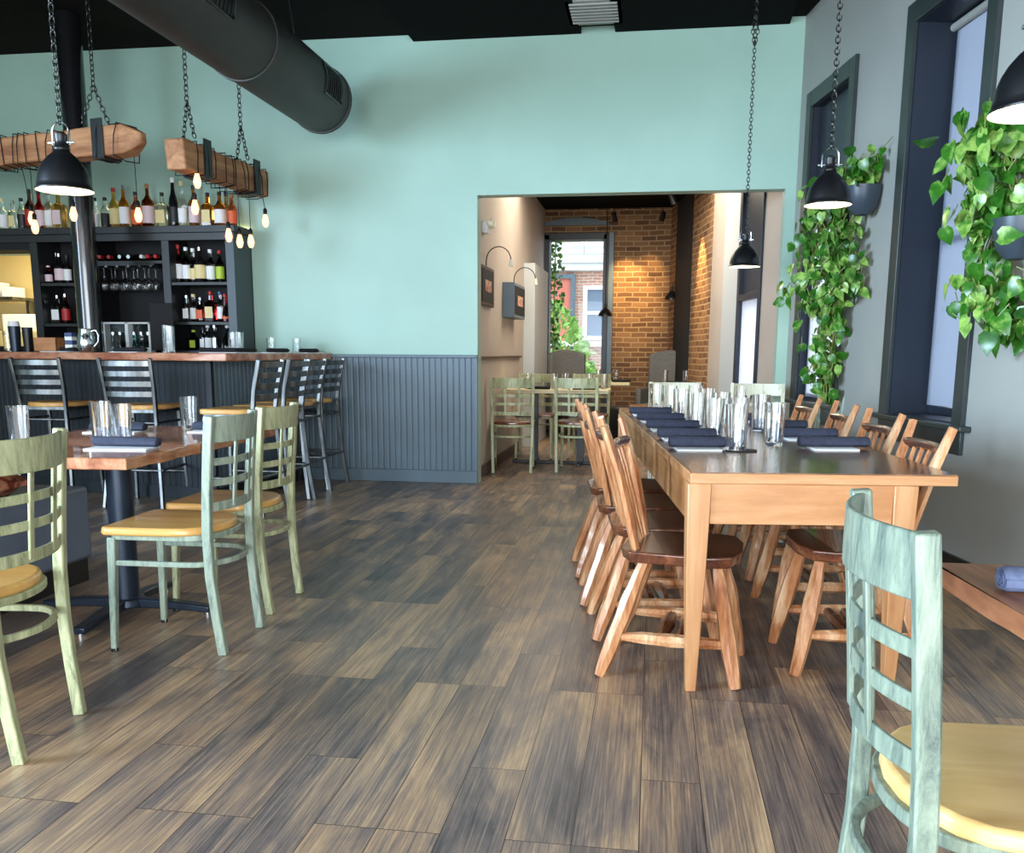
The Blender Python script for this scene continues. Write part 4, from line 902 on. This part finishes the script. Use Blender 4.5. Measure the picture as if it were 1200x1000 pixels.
gl = [(.265, .66, 'nearest glass on the long table, standing on a dark coaster'), (.46, .88, 'glass nearest the right hand napkins on the long table'), (.275, 1.22, 'second glass from the near end in the left row of the long table'), (.40, 1.30, 'glass just right of the second one in the left row of the long table'),
      (.28, 1.78, 'third glass from the near end in the left row of the long table'), (.42, 1.86, 'glass just right of the third one in the left row'), (.27, 2.28, 'fourth glass from the near end in the left row of the long table'), (.43, 2.36, 'fourth glass from the near end in the right row'),
      (.27, 2.78, 'fifth glass from the near end in the left row of the long table'), (.44, 2.88, 'farthest glass in the right row of the long table'), (.56, 1.6, 'glass standing a little right of the right row, mid table'), (.22, 3.12, 'farthest glass in the left row of the long table')]
for x, y_, lab in gl:
    q = RT(x, y_); tumbler(lab, q.x, q.y, ZR + (.004 if y_ == .66 else 0), .172, .044, RG)
q = RT(.285, .65); bm = B(); lathe(bm, [(0, 0), (.06, 0), (.06, .004), (0, .004)], 24, c=(q.x, q.y, ZR)); tag(obj('coaster', bm, 'napkin_black'), 'dark round coaster under the nearest glass', 'coaster')
for k, y_ in enumerate((.72, 1.13, 1.62, 2.15, 2.68)):
    w_ = ['nearest the camera', 'second from the near end', 'third from the near end', 'fourth from the near end', 'farthest from the camera'][k]
    q = RT(.145, y_); napkin('navy rolled napkin on the left side of the long table, ' + w_, q.x, q.y, ZR+.006, TA, 'napkin', .25, .026, 'left side napkins on the long table')
    q = RT(.125, y_-.03); sheet('white folded menu on the left side of the long table, ' + w_, q.x, q.y, ZR, TA, .17, .12, 'left side menus on the long table')
    if k < 4:
        q = RT(.67, y_+.06); napkin('navy rolled napkin on the right side of the long table, ' + w_, q.x, q.y, ZR+.006, TA, 'napkin', .27, .026, 'right side napkins on the long table')
        q = RT(.66, y_+.03); sheet('white folded menu on the right side of the long table, ' + w_, q.x, q.y, ZR, TA, .17, .12, 'right side menus on the long table')

# rustic chairs
def hewn(bm, p0, p1, r, n=7, k=9, dark=None, taper=.75):
    p0, p1 = Vector(p0), Vector(p1); pts = []; rx = []
    for i in range(k):
        f = i/(k-1); pts.append(p0.lerp(p1, f)+Vector((random.uniform(-.002, .002), random.uniform(-.002, .002), 0)))
        rx.append(r*(taper+(1-taper)*math.sin(PI*min(1, max(0, .08+f*.9))))*random.uniform(.93, 1.07))
    sweep(bm, pts, rx, [a*.9 for a in rx], n=n)
def make_rustic(seed, label, group, loc, rz):
    random.seed(seed)
    t = thing('rustic_chair', label, 'chair', loc, rz, group)
    bm = B(); out = [(.19, .17), (.215, .10), (.20, -.05), (.19, -.17), (.12, -.205), (-.12, -.205), (-.19, -.17), (-.20, -.05), (-.215, .10), (-.19, .17), (-.08, .20), (.08, .20)]
    out = out[::-1]
    prism(bm, [(x*.96, y*.96) for x, y in out], .405, .445, top=out); obj('seat', bm, 'hewn_dark', t, .007, seg=3)
    ft = {}
    for s in (-1, 1):
        for yy, fy in ((.12, .20), (-.12, -.26)):
            a = (s*.12, yy, .41); b = (s*.185, fy, 0); ft[(s, yy)] = (Vector(a), Vector(b))
            bm = B(); hewn(bm, b, a, .033, taper=.55); obj('leg', bm, 'hewn', t)
        A1, B1 = ft[(s, .12)]; A2, B2 = ft[(s, -.12)]
        bm = B(); hewn(bm, A1.lerp(B1, .66), A2.lerp(B2, .66), .026, taper=.5); obj('side_stretcher', bm, 'hewn', t)
    for f in (.42, .58):
        pl = [ft[(s, .12)][0].lerp(ft[(s, .12)][1], .66).lerp(ft[(s, -.12)][0].lerp(ft[(s, -.12)][1], .66), f) for s in (-1, 1)]
        bm = B(); hewn(bm, pl[0], pl[1], .026, taper=.6); obj('cross_stretcher', bm, 'hewn_dark', t)
    for s in (-1, 1):
        bm = B(); p = [(s*.13, -.15, .43), (s*.143, -.175, .55), (s*.160, -.21, .70), (s*.18, -.262, .862)]
        sweep(bm, p, [.028, .031, .034, .026], [.015, .017, .017, .013], n=8, up=(0, 1, .3)); obj('back_post', bm, 'hewn', t)
    bm = B(); sweep(bm, arc((-.165, -.235, .785), (.165, -.235, .785), .02, 9), .015, .020, n=6, up=(0, 0, 1)); obj('crest_rail', bm, 'hewn_dark', t, .003)
    for k in range(4):
        x = -.075+k*.05
        bm = B(); hewn(bm, (x*.9, -.155, .44), (x*1.35, -.250, .785), .011, n=6, taper=.7); obj('spindle', bm, 'hewn', t)
    return t
RL = 'rustic chairs on the left side of the long table'; RR = 'rustic chairs on the right side of the long table'
def place_rustic(base, q, rz, lab, grp):
    r = dup(base, q, rz, lab, grp); return r
r1 = make_rustic(11, 'nearest rustic spindle back chair on the left side of the long table', RL, RT(.03, .28), -PI/2-.12)
r2 = make_rustic(23, 'nearest rustic spindle back chair on the right side of the long table', RR, RT(.62, .38), PI/2+TA-.02)
place_rustic(r2, RT(0, .74), -PI/2+TA+.02, 'second rustic chair from the near end on the left side of the long table', RL)
place_rustic(r1, RT(-.03, 1.22), -PI/2+TA-.02, 'third rustic chair from the near end on the left side of the long table', RL)
place_rustic(r2, RT(-.05, 1.74), -PI/2+TA+.03, 'farthest rustic chair on the left side of the long table', RL)
place_rustic(r1, RT(.70, 1.05), PI/2+TA+.03, 'second rustic chair from the near end on the right side of the long table', RR)
place_rustic(r2, RT(.74, 1.72), PI/2+TA-.04, 'third rustic chair from the near end on the right side of the long table', RR)
place_rustic(r1, RT(.74, 2.35), PI/2+TA+.02, 'farthest rustic chair on the right side of the long table', RR)
random.seed(3)

# ------------------------------------------------------------------ foreground right table
fa = math.radians(3)
fg = thing('live_edge_table', 'thick brown wood table at the right edge, behind the foreground chair', 'table', (.505, 1.70, 0), 0)
def edge2(): return edge((.005, 0), (.075, -.95), 16, .004)
bm = B(); prism(bm, (edge2()+[(.075, -.95), (.95, -.95), (.95, .02), (0, .0)])[::-1], .695, .73); obj('table_top', bm, 'slab_matte', fg, .003)
bm = B(); lathe(bm, [(0, 0), (.22, 0), (.22, .015), (.05, .03), (.04, .69), (0, .69)], 24, c=(.62, -.5, 0)); obj('pedestal', bm, 'satin_black', fg)
napkin('blue grey rolled napkin on the table at the right edge', .68, 1.50, .73, -.05, 'blue_napkin', .25, .026)

# ------------------------------------------------------------------ hanging plants
def pothos(label, pot, strands, nleaf, lsize, spread):
    t = thing('trailing_pothos', label, 'plant', pot)
    bm = B(); prof = [(0, -.17), (.045, -.165), (.085, -.12), (.105, -.05), (.11, 0), (.104, 0), (.095, -.05), (.075, -.11), (0, -.14)]
    lathe(bm, prof, 28); obj('wall_pot', bm, 'pot', t)
    bm = B(); lathe(bm, [(0, -.02), (.10, -.02)], 20); obj('soil', bm, 'hewn_dark', t)
    bs, bl = B(), B(); P0 = Vector(pot)
    for pts, cnt, wd in strands:
        P = [Vector(p)-P0 for p in pts]; seg = len(P)-1
        def at(f):
            i = min(int(f*seg), seg-1); return P[i].lerp(P[i+1], f*seg-i)
        for v_ in range(3):
            o = [rnd3(wd*.3) for _ in range(8)]
            path = [at(k/14)+o[min(7, k//2)]*min(1, k/6)*.7 for k in range(15)]
            sweep(bs, path, .0035, n=5)
        for i in range(int(cnt*1.5)):
            f = random.random(); c = at(f)+Vector((random.gauss(0, wd), random.gauss(0, wd)*.8, random.gauss(0, .035)))
            lw = c+P0  # keep the leaves in front of the wall
            uu = (lw.x-C0[0])*math.cos(A)+(lw.y-C0[1])*math.sin(A)
            if uu > -.035: k = uu+.035+random.random()*.12; c -= Vector((math.cos(A), math.sin(A), 0))*k
            rel = c-Vector((0, -.05, -.08))
            if Vector((rel.x, rel.y)).length < .16 and abs(rel.z) < .10: continue
            if abs((lw.x-C0[0])*math.sin(A)-(lw.y-C0[1])*math.cos(A)) < .28: continue
            out_ = Vector((-math.cos(A), -math.sin(A), 0))
            n_ = (out_*.9+Vector((0, -.5, .45))+rnd3(.45)); dd_ = Vector((0, 0, -1))+rnd3(.55)
            sz = lsize*random.uniform(.55, 1.15)
            leaf(bl, c, dd_, n_, sz)
            if i % 3 == 0: sweep(bs, [c, c+Vector((random.gauss(0, .03), random.gauss(0, .03), .05))], .0018, n=4)
    obj('vine', bs, 'stem', t); obj('foliage', bl, 'leaf', t)
    return t
def WV(u, v, z): return tuple(W(u+SH_, -v*.75, z))
SH_ = .06
random.seed(5)
pu = 1.51
P1 = WV(pu, .12, 2.09)
pothos('trailing green pothos in a wall pot between the two windows', P1, [
    ([P1, WV(pu+.02, .15, 2.2), WV(pu+.1, .14, 2.24)], 30, .06), ([P1, WV(pu-.15, .18, 2.22), WV(pu-.35, .2, 2.15)], 45, .06),
    ([P1, WV(1.25, .2, 2.15), WV(1.1, .2, 1.9), WV(1.15, .15, 1.65), WV(1.1, .12, 1.35)], 150, .085),
    ([WV(1.25, .2, 2.1), WV(.95, .2, 1.95), WV(.85, .2, 1.7), WV(.8, .2, 1.45)], 105, .08),
    ([P1, WV(1.35, .15, 1.85), WV(1.45, .12, 1.65), WV(1.42, .12, 1.5)], 75, .07),
    ([WV(1.1, .15, 1.5), WV(1.1, .14, 1.3), WV(1.0, .14, 1.1), WV(1.02, .12, .88)], 75, .055),
    ([WV(1.2, .15, 1.5), WV(1.2, .12, 1.25), WV(1.12, .12, 1.0), WV(1.15, .12, .80)], 40, .045)], 400, .078, 0)
SH_ = .34
pu2 = 3.0
P2 = WV(pu2, .14, 1.66)
pothos('large trailing green pothos in a wall pot at the right edge of the photo', P2, [
    ([P2, WV(pu2-.05, .2, 1.85), WV(pu2-.05, .2, 2.1)], 60, .075),
    ([WV(pu2-.05, .15, 2.1), WV(2.85, .2, 2.1), WV(2.72, .22, 1.95), WV(2.75, .2, 1.75)], 85, .075),
    ([P2, WV(2.95, .22, 1.75), WV(2.82, .22, 1.55), WV(2.80, .2, 1.30)], 75, .06),
    ([WV(2.9, .2, 1.4), WV(2.88, .18, 1.3), WV(2.98, .16, 1.22), WV(3.1, .14, 1.25)], 50, .06),
    ([P2, WV(3.2, .2, 1.55), WV(3.25, .2, 1.35)], 35, .06)], 300, .088, 0)
random.seed(9)

# ------------------------------------------------------------------ far dining room furniture
def tee_table(label, x0, x1, y0, y1, z, topmat, ph=.05):
    t = thing('pedestal_table', label, 'table', ((x0+x1)/2, (y0+y1)/2, 0)); w, d_ = (x1-x0)/2, (y1-y0)/2
    bm = B(); box(bm, -w, w, -d_, d_, z-.035, z); obj('table_top', bm, topmat, t, .004)
    for s in ((-1, 1) if w > .42 else (0,)):
        bm = B(); sweep(bm, [(s*(w-.28), 0, .03), (s*(w-.28), 0, z-.035)], .035, n=4); obj('post', bm, 'satin_black', t)
        bm = B(); box(bm, s*(w-.28)-.22, s*(w-.28)+.22, -.02, .02, 0, .03); box(bm, s*(w-.28)-.02, s*(w-.28)+.02, -.25, .25, 0, .03); obj('foot', bm, 'satin_black', t, .004)
    return t
tee_table('pale topped table of the far dining room with black legs', -1.44, -.42, 8.75, 9.35, .745, 'pale_top')
tee_table('smaller pale topped table deeper in the far dining room', -.92, -.28, 11.0, 11.6, .75, 'pale_top')
tee_table('dark topped table by the brick wall of the far dining room', -.02, .38, 10.4, 11.0, .755, 'satin_black')
tee_table('wood topped table just beyond the long table', -.16, .62, 6.34, 6.72, .73, 'slab_red')
FG_ = [(-1.22, 8.95, .745, 'glass behind the left cream chair on the far left table'), (-.96, 8.95, .745, 'glass in the gap between the cream chairs on the far left table'), (-.86, 9.05, .745, 'second glass in the gap between the cream chairs'), (-.62, 9.0, .745, 'glass behind the right cream chair on the far left table'), (-.48, 9.1, .745, 'glass at the right end of the far left table'),
       (-.66, 11.2, .75, 'left glass on the smaller pale table'), (-.45, 11.25, .75, 'right glass on the smaller pale table'), (.13, 10.6, .755, 'left glass on the dark topped table'), (.36, 10.6, .755, 'right glass on the dark topped table'), (.60, 6.5, .73, 'glass at the right of the wood table beyond the long table')]
for x, y_, z_, lab in FG_: tumbler(lab, x, y_, z_, .15, .036, 'glasses in the far dining room')
for x, y_, z_, w_ in ((-1.1, 8.87, .745, 'on the left of the far left table'), (-.66, 8.88, .745, 'on the right of the far left table'), (-.38, 11.15, .75, 'on the smaller pale table'), (.26, 10.55, .755, 'on the dark topped table')):
    napkin('dark rolled napkin ' + w_, x, y_, z_, 0, 'napkin_black', .22, .02, 'napkins in the far dining room')
sheet('white menu on the wood table just beyond the long table', .10, 6.5, .73, .1, .2, .14)
def armchair(label, x, y_, rz):
    t = thing('wing_chair', label, 'armchair', (x, y_, 0), rz, 'grey high back chairs')
    bm = B(); sweep(bm, arc((-.25, -.2, .75), (.25, -.2, .75), .1, 9), .045, [.33, .35, .37, .38, .385, .38, .37, .35, .33], n=4, up=(0, 0, 1)); obj('backrest', bm, 'grey_fabric', t, .03, seg=3)
    bm = B(); box(bm, -.26, .26, -.25, .25, .3, .47); obj('seat', bm, 'grey_fabric', t, .03, seg=3)
    for s in (-1, 1):
        bm = B(); box(bm, s*.27-.035, s*.27+.035, -.24, .18, .3, .66); obj('armrest', bm, 'grey_fabric', t, .02)
        for yy in (-.2, .2):
            bm = B(); sweep(bm, [(s*.22, yy, 0), (s*.22, yy, .3)], .018, n=6); obj('leg', bm, 'satin_black', t)
    return t
armchair('grey high back armchair under the far window', -1.06, 11.9, PI+.35)
armchair('grey high back armchair against the far brick wall', .12, 11.75, PI-.3)
def round_stool(label, x, y_):
    t = thing('round_pouf', label, 'seat', (x, y_, 0)); bm = B(); lathe(bm, [(0, .1), (.2, .1), (.22, .16), (.22, .46), (.19, .5), (0, .5)], 24); obj('seat', bm, 'satin_black', t)
    bm = B(); lathe(bm, [(0, 0), (.17, 0), (.17, .1), (0, .1)], 20); obj('base', bm, 'satin_black', t)
round_stool('round black seat in front of the smaller pale table', -.32, 10.4)
# pictures with picture lights
def picture(label, lab2, y0, y1, z0, z1, depth):
    x = -1.5; t = thing('framed_picture', label, 'picture', (x, (y0+y1)/2, (z0+z1)/2)); w, h = (y1-y0)/2, (z1-z0)/2
    bm = B(); box(bm, 0, depth, -w, w, -h, h); obj('picture_frame', bm, 'satin_black' if depth < .05 else 'slate_paint', t, .004)
    bm = B(); box(bm, depth, depth+.004, -w+.03, w-.03, -h+.03, h-.03); obj('mat_board', bm, 'matte_black', t)
    bm = B(); box(bm, depth+.004, depth+.006, -w*.45, w*.5, -h*.28, h*.3); obj('artwork', bm, 'art_red', t)
    l = thing('picture_light', lab2, 'lamp', (x+depth*.5, (y0+y1)/2, z1))
    bm = B(); pts = [(0, 0, -.01)]+[(.11-.11*math.cos(a), 0, .05+.12*math.sin(a)) for a in [PI*k/10 for k in range(11)]]; sweep(bm, pts, .005, n=6, up=(0, 1, 0)); obj('gooseneck', bm, 'satin_black', l)
    bm = B(); lathe(bm, [(0, .03), (.012, .03), (.022, -.03), (0, -.02)], 12, c=(.22, 0, .03)); obj('lamp_head', bm, 'lamp_white', l)
picture('dark framed picture with small red artwork, nearest on the far side wall', 'gooseneck light above the nearest dark picture', 7.82, 8.45, 1.50, 1.84, .03)
picture('dark framed picture on a deep grey box, second on the far side wall', 'gooseneck light above the picture on the grey box', 9.1, 9.85, 1.44, 1.78, .12)
e = thing('emergency_light', 'white twin head emergency light high on the far side wall', 'light', (-1.5, 8.05, 2.16))
bm = B(); box(bm, 0, .05, -.07, .07, -.05, .05); obj('housing', bm, 'paper', e, .01)
for s in (-1, 1):
    bm = B(); lathe(bm, [(0, 0), (.03, .01), (.035, .05), (0, .055)], 14, c=(.05, s*.06, .03), axis=Quaternion((0, 1, 0), PI/2)); obj('lamp_head', bm, 'lamp_white', e)
# small sconces and spot heads
def sconce(label, x, y_, z):
    t = thing('hanging_lamp', label, 'lamp', (x, y_, z))
    bm = B(); lathe(bm, [(.095, 0), (.09, .03), (.05, .08), (.02, .11), (.015, .16), (0, .16)], 24); obj('lamp_shade', bm, 'satin_black', t)
    bm = B(); lathe(bm, [(0, .05), (.03, .03), (.02, .0), (0, -.005)], 14); obj('light_bulb', bm, 'lamp_white', t)
    return t
s = sconce('small black dome lamp beside the far window', -.66, 12.4, 1.58); bm = B(); sweep(bm, [(0, 0, .15), (0, 0, 2.98-1.58)], .006, n=5); obj('rod', bm, 'satin_black', s)
s = sconce('small black dome lamp in front of the brick wall', 0.2, 12.2, 1.78); bm = B(); sweep(bm, [(0, 0, .15), (.01, .12, .2), (0, .39, .2)], .006, n=5); sweep(bm, [(0, .38, .2), (0, .38, -1.1)], .012, n=6); obj('wall_bracket', bm, 'brown_paint', s)
def spot(label, x, y_, aim, e_):
    z = 2.98
    t = thing('ceiling_spotlight', label, 'light', (x, y_, z), 0, 'ceiling spotlights of the far room')
    bm = B(); sweep(bm, [(0, 0, 0), (0, 0, -.14)], .006, n=6); obj('stem', bm, 'satin_black', t)
    d_ = (Vector(aim)-Vector((x, y_, z-.2))).normalized(); q = d_.to_track_quat('Z', 'Y')
    bm = B(); lathe(bm, [(0, -.06), (.03, -.06), (.035, .05), (.03, .05), (.028, .04)], 16, c=(0, 0, -.2), axis=q); obj('spot_head', bm, 'satin_black', t)
    bm = B(); lathe(bm, [(0, .042), (.028, .042)], 16, c=(0, 0, -.2), axis=q); obj('lens', bm, 'spot_glow', t)
    l = bpy.data.lights.new('spot_beam', 'SPOT'); l.energy = e_; l.color = (1, .66, .26); l.spot_size = math.radians(44); l.spot_blend = .7; l.shadow_soft_size = .03
    lo = bpy.data.objects.new('spot_beam', l); C.objects.link(lo); lo.location = Vector((x, y_, z-.2))+d_*.07; lo.rotation_euler = d_.to_track_quat('-Z', 'Y').to_euler()
spot('left ceiling spotlight aimed at the far brick wall', -.55, 12.0, (-.36, 12.6, 1.9), 75)
spot('right ceiling spotlight aimed at the far brick wall', .05, 12.0, (-.15, 12.6, 2.0), 26)
spot('ceiling spotlight aimed at the brick side wall', .15, 10.7, tuple(W(-3.2, 0, 1.9)), 90)
t = thing('ceiling_pipe', 'dark red sprinkler pipe under the far room ceiling', 'pipe', (0, 0, 0))
bm = B(); sweep(bm, [(-1.2, 8.3, 2.88), (-.3, 8.35, 2.88)], .022, n=10, up=(0, 0, 1)); obj('pipe_run', bm, plain('pipe_red', srgb(70, 30, 24), rough=.5), t)
bm = B(); sweep(bm, [(-.75, 8.32, 2.88), (-.75, 8.32, 2.98)], .02, n=10); sweep(bm, [(-.62, 8.2, 2.86), (-.55, 10.2, 2.86)], .018, n=8); obj('pipe_drop', bm, 'duct', t)

# ------------------------------------------------------------------ light
wd = bpy.data.worlds.new('World'); S.world = wd; wd.use_nodes = True
bg = wd.node_tree.nodes['Background']; bg.inputs[0].default_value = (.80, .90, 1, 1); bg.inputs[1].default_value = 1.6
def area(name, loc, target, sx, sy, e, col):
    l = bpy.data.lights.new(name, 'AREA'); l.shape = 'RECTANGLE'; l.size = sx; l.size_y = sy; l.energy = e; l.color = col
    o = bpy.data.objects.new(name, l); C.objects.link(o); o.location = loc
    o.rotation_euler = (Vector(target)-Vector(loc)).to_track_quat('-Z', 'Y').to_euler(); return o
area('rear_fill_light', (-.4, -3.5, 1.4), (-.6, 5, .6), 6.0, 2.5, 270, (.86, .94, 1))  # added soft fill behind the camera, stands in for unseen windows
ls = area('corner_fill_light', (-6.6, -.2, 2.0), (1.7, 3.7, .9), 3.2, 2.2, 190, (.56, .77, 1)); ls.data.spread = math.radians(100)  # added cool fill out of view, aimed to lift the right wall
area('annex_ceiling_lamps', (-.5, 9.6, 2.9), (-.6, 9.6, 0), 1.2, 2.4, 42, (1, .88, .72))
area('kitchen_lamp', (-5.6, 8.1, 2.45), (-5.6, 8.5, 1.2), .8, .5, 22, (1, .86, .6))

# ------------------------------------------------------------------ camera
cam = bpy.data.cameras.new('camera'); co = bpy.data.objects.new('camera', cam); C.objects.link(co)
cam.sensor_width = 36; cam.lens = 1067*36/1200; cam.shift_y = 100/1200; cam.clip_start = .05
P_, RO_, YA_ = math.radians(9.95), math.radians(.29), math.radians(8.7)
fwd = Vector((0, math.cos(P_), -math.sin(P_))); up0 = Vector((0, math.sin(P_), math.cos(P_))); x0 = Vector((1, 0, 0))
xx = math.cos(RO_)*x0+math.sin(RO_)*up0; uu = -math.sin(RO_)*x0+math.cos(RO_)*up0
rz_ = Matrix.Rotation(YA_, 3, 'Z'); xx, uu, fwd = rz_ @ xx, rz_ @ uu, rz_ @ fwd
m4 = Matrix((xx, uu, -fwd)).transposed().to_4x4(); m4.translation = Vector((0, 0, 1.10)); co.matrix_world = m4
S.camera = co
